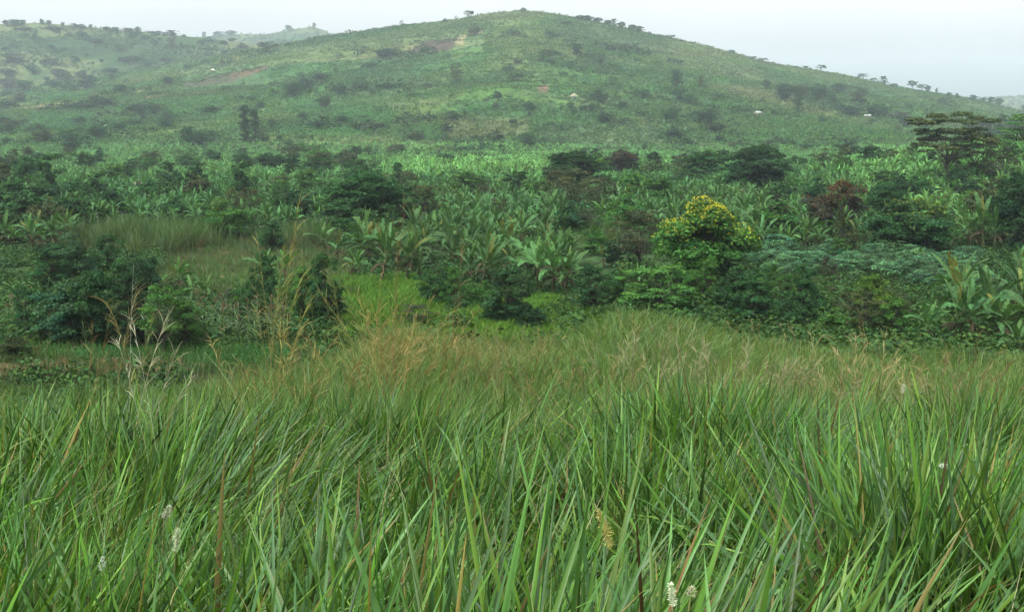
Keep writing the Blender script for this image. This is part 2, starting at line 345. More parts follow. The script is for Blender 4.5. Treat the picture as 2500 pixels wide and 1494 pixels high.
# ------------------------------------------------------------------ trees: prototypes one metre wide and one metre high, scaled when placed
def limb(mb, a, b, r0, r1, col, r, sag=.0, n=5):
    a, b = np.array(a, float), np.array(b, float); t = np.linspace(0, 1, n)[:, None]
    P = a + (b - a) * t + r.normal(size=(n, 3)) * np.linalg.norm(b - a) * .05 * np.sin(t * math.pi); P[:, 2] += sag * np.sin(t[:, 0] * math.pi)
    tube(mb, P, np.linspace(r0, r1, n), col, 5)
BARK = (.050, .044, .036)
def lobes_for(kind, r):
    L = []
    def ell(n, cz, rx, rz, r0, r1, fl, lo=.5, bot=-1.):
        for k in range(n):
            d = rdir(1, r)[0]; d[2] = max(d[2], bot) if d[2] < bot else d[2]; q = r.uniform(lo ** 2, 1) ** .5; w_ = 1 + .22 * math.sin(3 * math.atan2(d[1], d[0]) + n)
            L.append((d[0] * rx * q * w_, d[1] * rx * q * w_, cz + d[2] * rz * q, r.uniform(r0, r1), fl))
    if kind == 'broad':
        ell(46, .56, .36, .36, .08, .15, .8)
        ell(8, .72, .30, .22, .05, .09, .9, .95)
    elif kind == 'dome': ell(60, .44, .38, .44, .08, .14, .8, .45, -.75)
    elif kind == 'bush':
        ell(46, .40, .38, .44, .09, .15, .9, .3, -.8); ell(8, .62, .28, .28, .04, .08, 1, .95)
    elif kind == 'ragged':
        for k in range(56):
            h = r.uniform(.08, .94); a = r.uniform(0, 6.28); wv = .46 * (1 - abs(h - .42) ** 1.6 * 1.7) * r.uniform(.2, 1) * (1 + .35 * math.sin(h * 17 + a))
            L.append((math.cos(a) * wv, math.sin(a) * wv, h, r.uniform(.06, .12), .8))
    elif kind == 'pillar':
        for k in range(50):
            h = r.uniform(.05, .95); a = r.uniform(0, 6.28); wv = .36 * min(1, (1 - h) * 2.2 + .25) * r.uniform(.1, 1)
            L.append((math.cos(a) * wv, math.sin(a) * wv, h, r.uniform(.10, .18), .35))
    elif kind == 'acacia':
        for k in range(48):
            lv = r.uniform(.52, .93); a = r.uniform(0, 6.28) ; wv = .42 * math.sqrt(r.random()) * (1 if lv > .75 else 1.05)
            if lv < .75: wv = max(wv, .25)
            L.append((math.cos(a) * wv, math.sin(a) * wv, lv - .18 * wv, r.uniform(.06, .12), .38))
    elif kind == 'layered':
        for k in range(54):
            h = r.uniform(.12, .92); a = r.uniform(0, 6.28); wv = .43 * math.sqrt(max(0, 1 - ((h - .3) / .68) ** 2)) * r.uniform(.3, 1)
            L.append((math.cos(a) * wv, math.sin(a) * wv, h, r.uniform(.07, .13), .45))
    elif kind == 'open':
        for k in range(42):
            h = r.uniform(.25, .95); a = r.uniform(0, 6.28); wv = .44 * math.sqrt(max(0, 1 - ((h - .55) / .47) ** 2)) * r.uniform(.4, 1)
            L.append((math.cos(a) * wv, math.sin(a) * wv, h, r.uniform(.06, .12), .6))
    elif kind == 'upswept':
        for k in range(40):
            a = r.uniform(0, 6.28); q = r.random(); wv = .06 + .36 * q; h = .2 + .72 * q * r.uniform(.6, 1.15)
            L.append((math.cos(a) * wv, math.sin(a) * wv, min(h, .95), r.uniform(.04, .08), .9))
    return L
DENS = dict(broad=200, dome=200, bush=170, ragged=190, pillar=110, acacia=240, layered=140, open=75, upswept=100)
PROTO = {}
def proto(kind, var, lod):
    key = (kind, var, lod)
    if key in PROTO: return PROTO[key]
    import zlib
    r = np.random.default_rng(zlib.crc32(repr(key).encode()) % 100000)
    L = lobes_for(kind, r); crown = MB(); wood = MB()
    mult = {2: 1.0, 1: .42, 0: .12}[lod]; ls = {2: .036, 1: .055, 0: .085}[lod]
    fork = {'bush': .1, 'ragged': .3, 'pillar': .75, 'acacia': .36, 'upswept': .12, 'layered': .15, 'dome': .2, 'open': .28}.get(kind, .28)
    tr = {'acacia': .015, 'bush': .02, 'pillar': .035, 'open': .02, 'upswept': .02}.get(kind, .028)
    top = np.array([r.normal() * .03, r.normal() * .03, fork])
    limb(wood, (0, 0, -.06), top, tr * 1.25, tr, BARK, r)
    if kind in ('acacia', 'ragged', 'broad', 'pillar'): limb(wood, top, top * [1.5, 1.5, 1] + [0, 0, .35 if kind != 'pillar' else .1], tr, tr * .3, BARK, r)
    for (a, b, c, q, fl) in L:
        if lod > 0 or r.random() < .3:
            limb(wood, top * r.uniform(.6, 1), (a, b, c - q * fl * .3), tr * .32, tr * .08, BARK, r, 0, 4)
            if kind in ('open', 'upswept') and lod > 0:
                for _ in range(5):
                    e = np.array([a, b, c]) + rdir(1, r)[0] * q * 1.3; limb(wood, (a, b, c - q * fl * .3), e, tr * .09, tr * .04, BARK, r, 0, 3)
        n = max(6, int(DENS[kind] * mult * (q / .1) ** 1.3)); d = rdir(n, r); d[:, 2] = np.where(d[:, 2] < -.2, -d[:, 2] * .6, d[:, 2])
        lump = 1 + .22 * np.sin(d[:, 0] * 5 + a * 40) * np.cos(d[:, 1] * 6 + b * 30)
        s = (r.uniform(.65, 1.08, n) * lump)[:, None]
        P = np.array([a, b, c]) + d * s * np.array([q, q, q * fl])
        N = unit(d * .8 + rdir(n, r) * .75 + np.array([0, 0, .45]))
        tint = r.uniform(.72, 1.3); hue = r.normal() * .1
        C = np.array([1 + hue, 1., 1 - hue]) * tint * r.uniform(.8, 1.2, (n, 1))
        cards(crown, P, N, ls * r.uniform(.7, 1.3, n), ls * .62, C, r)
    C_ = mk('crown', *crown.get()[:2], M_leaf, crown.get()[2], link=False)
    W_ = mk('trunk', *wood.get()[:2], M_bark, wood.get()[2], link=False)
    B_ = {}
    P = np.array([(a, b, c) for (a, b, c, q, fl) in L]); qq = np.array([q for (_, _, _, q, _) in L])
    PROTO[key] = (C_.data, W_.data, P, qq); bpy.data.objects.remove(C_); bpy.data.objects.remove(W_)
    return PROTO[key]
def blossom_mesh(key, colr, n, size, zmin, seed, clump=5):
    C_, W_, P, qq = PROTO[key]; r = np.random.default_rng(seed); mb = MB()
    ok = np.nonzero((P[:, 2] > zmin) & (np.hypot(P[:, 0], P[:, 1]) + (P[:, 2] - .3) > .38))[0]; k = r.choice(ok, n, p=(P[ok, 2] - zmin + .05) / (P[ok, 2] - zmin + .05).sum()); d = rdir(n, r); d[:, 2] = np.abs(d[:, 2])
    c = P[k] + d * qq[k][:, None] * 1.02
    PP = np.repeat(c, clump, 0) + r.normal(size=(n * clump, 3)) * size * .35
    cards(mb, PP, unit(rdir(len(PP), r) + [0, 0, .4]), size * r.uniform(.6, 1.5, len(PP)), size * .7, np.array(colr) * r.uniform(.75, 1.2, (len(PP), 1)), r)
    return mk('blossoms', *mb.get()[:2], M_flower, mb.get()[2], link=False)
G = {  # leaf colours (linear albedo)
    'dark': (.023, .066, .021), 'deep': (.015, .044, .016), 'mid': (.042, .108, .022), 'bright': (.048, .122, .026), 'lime': (.075, .140, .022), 'olive': (.042, .056, .022),
    'brown': (.044, .055, .026), 'grey': (.055, .070, .042), 'red': (.036, .036, .024), 'blue': (.030, .075, .036)}
LOOK = {'broad': 'spreading', 'dome': 'domed', 'bush': 'rounded', 'ragged': 'ragged', 'pillar': 'columnar', 'acacia': 'flat topped', 'layered': 'layered', 'open': 'thin', 'upswept': 'upswept'}
CLOOK = {'dark': 'dark green', 'deep': 'deep green', 'mid': 'green', 'bright': 'bright green', 'lime': 'lime green', 'olive': 'olive', 'brown': 'brownish', 'grey': 'grey green', 'red': 'reddish brown', 'blue': 'blue green'}
tseed = 0; TREES = []
def tree(px, top, base, wpx, kind, hue, group, lod=2, d=None, label=None, name=None, cat='tree', bl=None):
    global tseed; tseed += 1; r = random.Random(tseed * 13 + 5)
    px *= 1.0064; top *= 1.0064; base *= 1.0064; wpx *= 1.0064
    if d is None: X0, d = hit(px, base)
    u, wz = ray(px, base); X0 = float(u) * d
    ut, wt = ray(px, top); z0 = float(height(X0, d)); H = E + float(wt) * d - z0; W = wpx / F * d * 1.25
    H = max(H, .8)
    TREES.append((X0, d, W))
    key = (kind, tseed % 3, lod); C_, W_, P, qq = proto(*key)
    nm = name or ({'bush': 'shrub', 'acacia': 'acacia_tree'}.get(kind, 'tree') if cat == 'tree' else 'shrub')
    t = thing(nm, (X0, d, z0), r.uniform(0, 6.28), (W, W, H * 1.03))
    c = bpy.data.objects.new('crown', C_); COL.objects.link(c); c.parent = t
    k = r.uniform(.85, 1.18); c.color = (*[v * k * r.uniform(.94, 1.06) for v in G[hue]], 1)
    o = bpy.data.objects.new('trunk', W_); COL.objects.link(o); o.parent = t
    if bl:
        b = blossom_mesh(key, *bl, tseed); COL.objects.link(b); b.parent = t
    tag(t, label, cat if nm != 'shrub' else 'shrub', group)
    if label is None:
        size = 'tiny' if H < 3 else 'small' if H < 5 else 'mid sized' if H < 8.5 else 'tall'
        PENDING.append((t, f'{size} {CLOOK[hue]} {LOOK[kind]} {"shrub" if nm == "shrub" else "tree"}', px, (top + base) / 2))
    return t
# -- hill trees: photo x, base y, height, width, kind
SKY = [(975, 61, 10, 12, 'open'), (1137, 38, 13, 22, 'acacia'), (1107, 46, 7, 10, 'open'), (1080, 50, 5, 16, 'bush'), (1269, 29, 11, 15, 'bush'), (1317, 32, 6, 12, 'open'), (1210, 32, 5, 8, 'open'),
       (1408, 52, 15, 26, 'broad'), (1425, 55, 18, 30, 'dome'), (1449, 58, 15, 24, 'broad'), (1475, 64, 15, 22, 'broad'), (1489, 65, 18, 16, 'ragged'), (1508, 68, 15, 20, 'broad'), (1534, 74, 14, 24, 'broad'), (1550, 77, 15, 24, 'dome'),
       (1574, 83, 6, 14, 'bush'), (1600, 90, 6, 16, 'bush'), (1624, 97, 12, 24, 'acacia'), (1650, 102, 5, 16, 'bush'), (1680, 108, 5, 12, 'bush'), (1775, 134, 13, 16, 'broad'), (1797, 140, 6, 8, 'open'), (1808, 142, 6, 7, 'open'), (1826, 149, 12, 20, 'broad'),
       (1851, 152, 11, 24, 'acacia'), (1930, 166, 6, 14, 'bush'), (1954, 170, 10, 16, 'broad'), (1966, 171, 7, 8, 'bush'), (1991, 176, 19, 21, 'acacia'), (2093, 195, 17, 22, 'acacia'), (2080, 193, 8, 14, 'bush'), (2120, 200, 11, 17, 'acacia'),
       (2142, 207, 21, 21, 'ragged'), (2167, 219, 17, 26, 'bush'), (2213, 213, 18, 22, 'acacia'), (2237, 217, 13, 22, 'acacia'), (2251, 219, 12, 13, 'broad'), (2272, 224, 10, 8, 'pillar'), (2302, 229, 6, 14, 'bush'), (2322, 231, 6, 10, 'bush'),
       (2360, 239, 9, 18, 'broad'), (2385, 244, 8, 16, 'bush'), (2404, 247, 12, 18, 'broad'), (2424, 251, 13, 20, 'broad'), (2490, 268, 14, 26, 'broad')]
for (a, b, h, wd, k) in SKY: tree(a, b - h, b + 2, wd, k, 'dark', 'trees along the skyline of the main hill', 0, d=1285)
for q in range(12): tree(1976 + q * 8.6, 170 + q * 1.9, 178 + q * 1.9, 10, 'bush', 'deep', 'hedge bushes on the skyline', 0, d=1290)
for (a, b, h, wd) in [(15, 56, 7, 22), (34, 56, 9, 30), (52, 56, 8, 22), (101, 54, 8, 10), (118, 56, 7, 14), (152, 60, 6, 12), (180, 65, 8, 20), (198, 66, 7, 20), (220, 67, 8, 10), (258, 71, 6, 20), (280, 72, 6, 20),
                      (312, 76, 8, 24), (335, 76, 11, 16), (385, 84, 9, 18), (402, 85, 7, 18), (417, 87, 11, 16), (446, 90, 6, 12)]:
    tree(a, b - h, b + 3, wd, 'broad', 'dark', 'trees on the skyline of the left ridge', 0, d=1625)
for (a, b, h, wd) in [(495, 86, 9, 10), (530, 82, 6, 30), (560, 79, 5, 30), (700, 67, 6, 18), (762, 61, 6, 9)]:
    tree(a, b - h, b + 2, wd, 'broad', 'dark', 'trees on the far blue ridge', 0, d=2680)
BODY = [(85, 101, 22, 14, 'pillar'), (60, 75, 9, 40, 'bush'), (130, 72, 8, 46, 'bush'), (291, 125, 18, 30, 'broad'), (240, 105, 12, 40, 'bush'), (210, 98, 10, 30, 'bush'), (373, 112, 17, 18, 'broad'), (417, 118, 24, 26, 'ragged'), (441, 117, 14, 11, 'pillar'), (487, 108, 10, 18, 'bush'), (545, 110, 9, 14, 'broad'),
        (650, 127, 26, 46, 'acacia'), (682, 108, 12, 40, 'acacia'), (590, 118, 9, 34, 'bush'), (507, 122, 8, 30, 'bush'), (34, 152, 24, 55, 'broad'), (128, 159, 18, 38, 'broad'), (20, 180, 14, 44, 'bush'), (81, 180, 22, 34, 'broad'), (142, 192, 26, 42, 'broad'), (165, 200, 25, 30, 'ragged'), (216, 200, 18, 38, 'broad'), (270, 176, 12, 42, 'bush'),
        (17, 217, 28, 46, 'broad'), (61, 222, 28, 42, 'broad'), (115, 210, 22, 22, 'ragged'), (20, 264, 24, 46, 'broad'), (47, 250, 24, 34, 'broad'), (237, 257, 26, 14, 'pillar'), (345, 291, 26, 18, 'pillar'), (331, 259, 9, 26, 'broad'), (27, 318, 28, 42, 'broad'), (98, 321, 20, 34, 'broad'), (318, 149, 14, 50, 'bush'), (300, 150, 12, 30, 'bush'),
        (233, 303, 20, 12, 'pillar'), (713, 233, 32, 50, 'ragged'), (745, 215, 20, 40, 'bush'), (777, 203, 26, 42, 'broad'), (788, 267, 34, 30, 'broad'), (734, 297, 26, 28, 'broad'), (774, 311, 22, 52, 'bush'), (825, 232, 30, 34, 'broad'), (453, 168, 12, 26, 'bush'), (610, 247, 15, 22, 'broad'), (632, 264, 16, 24, 'broad'), (540, 155, 9, 18, 'bush'), (560, 216, 8, 30, 'bush'), (376, 230, 9, 34, 'bush'),
        (938, 139, 22, 58, 'bush'), (1009, 140, 9, 17, 'bush'), (1151, 87, 23, 32, 'broad'), (1242, 89, 17, 30, 'acacia'), (1220, 92, 11, 12, 'bush'), (1334, 92, 21, 28, 'bush'), (1300, 110, 15, 20, 'open'), (1323, 137, 15, 30, 'acacia'), (1401, 134, 28, 28, 'ragged'), (1374, 62, 9, 26, 'acacia'), (1506, 130, 24, 66, 'acacia'), (1455, 114, 10, 36, 'acacia'), (1425, 142, 12, 20, 'acacia'),
        (1334, 154, 11, 26, 'broad'), (1107, 203, 50, 30, 'open'), (898, 168, 18, 36, 'bush'), (1364, 188, 13, 26, 'acacia'), (1455, 160, 30, 42, 'open'), (1472, 182, 24, 44, 'open'), (1487, 213, 28, 26, 'open'), (1418, 207, 9, 12, 'bush'), (1452, 230, 16, 24, 'bush'), (1202, 265, 18, 20, 'bush'), (1384, 266, 20, 22, 'bush'),
        (1641, 216, 44, 30, 'ragged'), (1651, 250, 34, 46, 'ragged'), (1635, 182, 12, 26, 'broad'), (1597, 156, 9, 14, 'bush'), (1594, 128, 8, 12, 'bush'), (1002, 237, 14, 30, 'bush'), (1035, 215, 14, 24, 'bush'), (940, 215, 16, 60, 'bush'), (875, 220, 18, 50, 'bush'), (1235, 176, 18, 24, 'bush'), (1255, 155, 14, 20, 'bush'), (1100, 294, 26, 40, 'ragged'), (1083, 324, 26, 32, 'ragged'), (1077, 340, 16, 36, 'bush'),
        (1006, 338, 20, 50, 'bush'), (1280, 360, 38, 46, 'broad'), (1158, 341, 14, 24, 'bush'), (914, 267, 9, 20, 'bush'), (900, 312, 16, 90, 'bush'), (850, 305, 10, 40, 'bush'), (1337, 306, 12, 26, 'bush'), (1563, 372, 26, 26, 'bush'), (1638, 374, 18, 60, 'bush'), (1624, 298, 36, 42, 'broad'), (1634, 338, 30, 46, 'bush'), (1364, 354, 18, 22, 'open'),
        (1700, 214, 32, 17, 'pillar'), (1711, 216, 12, 14, 'bush'), (1741, 240, 16, 42, 'bush'), (1673, 256, 28, 30, 'ragged'), (1849, 250, 15, 11, 'bush'), (1775, 182, 8, 18, 'bush'), (1905, 250, 48, 46, 'broad'), (1937, 278, 48, 30, 'pillar'), (1944, 238, 32, 36, 'broad'), (1984, 243, 40, 42, 'broad'), (2035, 230, 28, 38, 'broad'), (2022, 260, 36, 24, 'ragged'), (2079, 254, 44, 46, 'ragged'),
        (2100, 235, 22, 30, 'open'), (2065, 282, 26, 60, 'bush'), (2126, 288, 36, 56, 'broad'), (2177, 292, 26, 60, 'bush'), (2292, 261, 26, 36, 'acacia'), (2240, 240, 8, 30, 'bush'), (1714, 307, 44, 58, 'broad'), (1734, 324, 30, 50, 'bush'), (1700, 290, 26, 50, 'bush'), (1745, 345, 20, 24, 'bush'), (2025, 306, 16, 30, 'bush'), (2177, 322, 18, 22, 'ragged'), (2095, 305, 9, 18, 'bush'), (1800, 275, 16, 60, 'bush'), (1870, 278, 14, 40, 'bush'),
        (965, 380, 30, 52, 'broad'), (1010, 380, 22, 40, 'bush'), (1134, 372, 20, 60, 'bush'), (1170, 360, 16, 50, 'bush'), (1420, 372, 14, 50, 'bush'), (860, 372, 16, 60, 'bush'), (770, 370, 14, 50, 'bush'), (700, 366, 14, 30, 'bush'), (409, 360, 12, 42, 'bush'), (2060, 350, 16, 50, 'bush'), (1890, 350, 14, 60, 'bush'), (1960, 362, 16, 50, 'bush'), (1790, 360, 18, 60, 'bush'),
        (560, 355, 14, 30, 'bush'), (680, 345, 16, 22, 'pillar'), (20, 352, 20, 30, 'bush'), (60, 300, 16, 22, 'bush')]
for q, (a, b, h, wd, k) in enumerate(BODY):
    tree(a, b - h, b, wd, k, ['dark', 'deep', 'dark', 'olive'][q % 4] if h > 12 else 'dark', 'trees scattered over the hillside', 1 if h > 24 else 0)
for (a, b, h, wd, k, hue) in [(170, 376, 62, 52, 'ragged', 'dark'), (104, 352, 36, 56, 'broad', 'olive'), (240, 342, 38, 44, 'broad', 'dark'), (205, 345, 20, 30, 'bush', 'dark'), (458, 358, 52, 40, 'broad', 'dark'), (485, 360, 42, 44, 'broad', 'dark'), (596, 348, 92, 32, 'pillar', 'deep'), (620, 345, 80, 30, 'pillar', 'dark'), (640, 350, 42, 30, 'open', 'olive'),
                              (1083, 402, 32, 62, 'dome', 'dark'), (1178, 404, 20, 46, 'broad', 'mid'), (1215, 404, 22, 50, 'broad', 'mid'), (2350, 335, 40, 36, 'ragged', 'dark'), (2378, 332, 52, 36, 'ragged', 'dark'), (2400, 334, 46, 30, 'ragged', 'dark'), (2425, 332, 56, 34, 'ragged', 'dark'), (2452, 330, 48, 34, 'ragged', 'dark'), (2478, 330, 54, 34, 'ragged', 'dark')]:
    tree(a, b - h, b, wd, k, hue, 'trees at the foot of the hill', 1)
hr = random.Random(55)
for q in range(70):
    a = hr.uniform(-20, 2500); b = hr.uniform(120, 368)
    if b < 80 + abs(a - 1270) * .16: continue
    hh = hr.uniform(9, 22) * (.5 + b / 350); k = hr.choice(['bush', 'broad', 'ragged', 'bush', 'acacia'])
    tree(a, b - hh, b, hh * hr.uniform(.9, 1.9), k, hr.choice(['dark', 'deep']), 'trees scattered over the hillside', 0)
for q in range(75):
    if q < 45: a = hr.uniform(-20, 600); b = hr.uniform(75 if a < 450 else 95, 160); hh = hr.uniform(7, 13)
    else: a = hr.uniform(-20, 420); b = hr.uniform(165, 330); hh = hr.uniform(15, 27)
    tree(a, b - hh, b, hh * hr.uniform(1.1, 2.4), hr.choice(['bush', 'broad', 'ragged', 'bush']), hr.choice(['dark', 'deep']), 'trees scattered over the hillside', 0)
# -- valley trees: photo x, top, base, width, kind, colour
YEL = ((.52, .46, .04), 1300, .0105, .42); RED = ((.17, .038, .018), 300, .015, .35)
MID = [(12, 393, 470, 50, 'ragged', 'olive'), (65, 380, 462, 62, 'broad', 'dark'), (121, 373, 482, 72, 'ragged', 'dark'), (32, 435, 520, 84, 'ragged', 'dark'), (100, 452, 532, 92, 'ragged', 'deep'), (242, 420, 502, 46, 'ragged', 'deep'), (205, 440, 500, 50, 'bush', 'dark'), (311, 392, 455, 34, 'pillar', 'dark'), (404, 391, 466, 48, 'ragged', 'dark'),
       (425, 410, 470, 40, 'bush', 'dark'), (477, 392, 492, 56, 'ragged', 'dark'), (594, 393, 505, 60, 'ragged', 'deep'), (541, 468, 585, 132, 'dome', 'mid'), (263, 450, 520, 70, 'bush', 'deep'), (331, 478, 524, 60, 'bush', 'dark'), (300, 470, 515, 60, 'bush', 'dark'), (700, 398, 450, 26, 'pillar', 'dark'), (775, 405, 445, 60, 'bush', 'dark'),
       (150, 500, 560, 90, 'bush', 'deep'), (230, 490, 545, 70, 'bush', 'deep'), (520, 410, 450, 30, 'bush', 'dark'), (185, 553, 690, 110, 'bush', 'blue'), (262, 570, 675, 80, 'ragged', 'dark'), (350, 600, 715, 92, 'bush', 'deep'), (300, 630, 730, 80, 'ragged', 'dark'), (165, 668, 838, 160, 'dome', 'blue'), (75, 700, 830, 90, 'ragged', 'dark'), (245, 720, 842, 90, 'ragged', 'deep'), (400, 690, 868, 110, 'open', 'mid'), (450, 730, 850, 100, 'ragged', 'mid'),
       (330, 740, 850, 70, 'ragged', 'olive'), (35, 815, 875, 90, 'bush', 'olive'), (662, 540, 612, 78, 'ragged', 'dark'), (645, 608, 760, 74, 'ragged', 'dark'), (785, 618, 800, 96, 'ragged', 'dark'), (735, 652, 800, 70, 'ragged', 'mid'), (820, 690, 800, 50, 'ragged', 'dark'), (690, 690, 800, 60, 'open', 'mid'), (560, 700, 790, 70, 'open', 'grey'),
       (905, 414, 565, 190, 'broad', 'dark'), (865, 430, 540, 90, 'broad', 'mid'), (965, 395, 470, 34, 'pillar', 'dark'), (870, 405, 470, 50, 'broad', 'dark'), (975, 450, 550, 80, 'layered', 'dark'), (1390, 354, 475, 150, 'dome', 'deep'), (1400, 408, 525, 128, 'open', 'brown'), (1360, 410, 500, 90, 'open', 'olive'), (1345, 395, 470, 50, 'ragged', 'deep'),
       (1512, 364, 430, 86, 'broad', 'red'), (1460, 383, 432, 54, 'broad', 'lime'), (1655, 372, 420, 52, 'broad', 'red'), (1590, 385, 430, 70, 'bush', 'olive'), (1540, 415, 485, 84, 'bush', 'mid'), (1600, 422, 510, 90, 'dome', 'mid'), (1480, 430, 490, 60, 'bush', 'olive'), (1415, 500, 572, 72, 'bush', 'grey'), (1550, 508, 655, 130, 'open', 'brown'), (1485, 583, 648, 54, 'ragged', 'deep'),
       (1440, 545, 620, 60, 'bush', 'mid'), (1600, 643, 765, 180, 'layered', 'bright'), (1530, 655, 750, 90, 'layered', 'bright'), (1680, 653, 755, 74, 'layered', 'mid'), (1056, 634, 742, 88, 'bush', 'dark'), (1235, 640, 795, 120, 'ragged', 'dark'), (1285, 735, 808, 80, 'bush', 'deep'), (1160, 672, 755, 84, 'bush', 'mid'), (1110, 708, 765, 60, 'bush', 'dark'), (1200, 700, 790, 70, 'bush', 'dark'),
       (1440, 648, 765, 92, 'ragged', 'dark'), (1410, 745, 820, 46, 'bush', 'dark'), (1010, 735, 805, 96, 'open', 'brown'), (1495, 660, 750, 60, 'bush', 'dark'), (1850, 640, 760, 60, 'ragged', 'dark'), (215, 645, 842, 120, 'broad', 'dark'), (330, 665, 848, 105, 'ragged', 'deep'), (130, 588, 705, 105, 'ragged', 'dark'), (1835, 665, 802, 115, 'ragged', 'dark'), (1930, 695, 818, 105, 'bush', 'dark'), (2095, 700, 832, 110, 'open', 'olive'), (2165, 722, 835, 90, 'ragged', 'mid'), (625, 650, 800, 80, 'bush', 'dark'), (590, 700, 800, 60, 'open', 'mid'), (1100, 650, 760, 60, 'ragged', 'mid'),
       (1830, 341, 462, 165, 'dome', 'deep'), (1700, 366, 446, 100, 'broad', 'dark'), (1655, 385, 440, 60, 'open', 'grey'), (2009, 350, 424, 92, 'upswept', 'olive'), (2108, 352, 408, 62, 'broad', 'dark'), (2150, 360, 400, 40, 'open', 'olive'), (2480, 276, 365, 120, 'layered', 'mid'), (2360, 328, 440, 130, 'open', 'olive'), (2420, 350, 450, 90, 'open', 'olive'),
       (1935, 428, 478, 84, 'bush', 'mid'), (2150, 440, 570, 104, 'broad', 'dark'), (2185, 438, 490, 60, 'bush', 'olive'), (2465, 420, 610, 150, 'broad', 'deep'), (2490, 500, 620, 100, 'ragged', 'deep'), (1880, 488, 545, 84, 'open', 'brown'), (2035, 580, 645, 44, 'ragged', 'mid'), (1790, 645, 785, 110, 'ragged', 'dark'), (1765, 660, 780, 80, 'bush', 'dark'), (1715, 632, 765, 56, 'ragged', 'mid'),
       (1945, 640, 785, 92, 'ragged', 'dark'), (1900, 660, 780, 60, 'open', 'mid'), (2010, 618, 690, 40, 'open', 'red'), (2050, 668, 795, 104, 'upswept', 'brown'), (2165, 700, 808, 84, 'open', 'brown'), (2000, 738, 818, 130, 'bush', 'mid'), (2075, 765, 835, 90, 'bush', 'mid'), (1870, 730, 800, 80, 'bush', 'deep'), (2150, 765, 830, 60, 'ragged', 'olive'), (2240, 600, 660, 60, 'bush', 'blue'), (2060, 560, 640, 60, 'ragged', 'olive')]
for m in MID:
    b = m[2]; tree(m[0], m[1], b, m[3], m[4], m[5], 'trees and shrubs in the valley', 2 if b > 560 or m[3] > 110 else 1, cat='tree' if m[4] != 'bush' else 'shrub')
xr = random.Random(77)
for q in range(190):
    a = xr.uniform(-20, 900) if q < 100 else xr.uniform(900, 2500); b = xr.uniform(405, 600) if q % 3 else xr.uniform(385, 430)
    if 200 < a < 840 and b > 560: continue
    if 1560 < a < 1860 and b > 470 or (a > 1900 and b > 560) or (960 < a < 1340 and b < 470): continue
    hh = xr.uniform(30, 72) * (b - 300) / 200 + 14; k = xr.choice(['ragged', 'bush', 'bush', 'broad', 'ragged', 'open'])
    tree(a, b - hh, b, hh * xr.uniform(.7, 1.3), k, xr.choice(['dark', 'deep', 'dark', 'mid', 'olive']), 'trees and shrubs in the valley', 1, cat='tree' if k != 'bush' else 'shrub')
tree(1700, 468, 705, 238, 'dome', 'mid', None, 2, label='large round tree covered with yellow blossoms above the grass slope', name='flowering_tree', bl=YEL)
tree(2032, 422, 580, 145, 'dome', 'red', None, 2, label='dark pointed tree dotted with red orange blossoms', name='flowering_tree', bl=RED)
tree(1512, 370, 432, 60, 'broad', 'red', None, 1, label='hazy tree with dull red blossoms behind the dark domed tree', name='flowering_tree', bl=((.13, .04, .022), 160, .025, .3))
tree(893, 478, 562, 96, 'broad', 'lime', None, 2, label='small tree with yellow green leaves in front of the large layered tree', name='tree')
tree(2215, 468, 625, 200, 'dome', 'dark', None, 2, label='broad leafy tree with yellowish shoots right of the red flowering tree', name='tree', bl=((.16, .19, .03), 150, .018, .55))
tree(2300, 264, 455, 176, 'acacia', 'olive', None, 2, label='tall flat topped acacia rising above the plantation on the right', name='acacia_tree')
tree(2110, 665, 812, 96, 'broad', 'lime', None, 2, label='lime green upright shrub at the edge of the grass slope', name='shrub')
tree(2035, 470, 640, 34, 'ragged', 'olive', None, 2, label='spindly vine covered stem standing before the red flowering tree', name='tree')

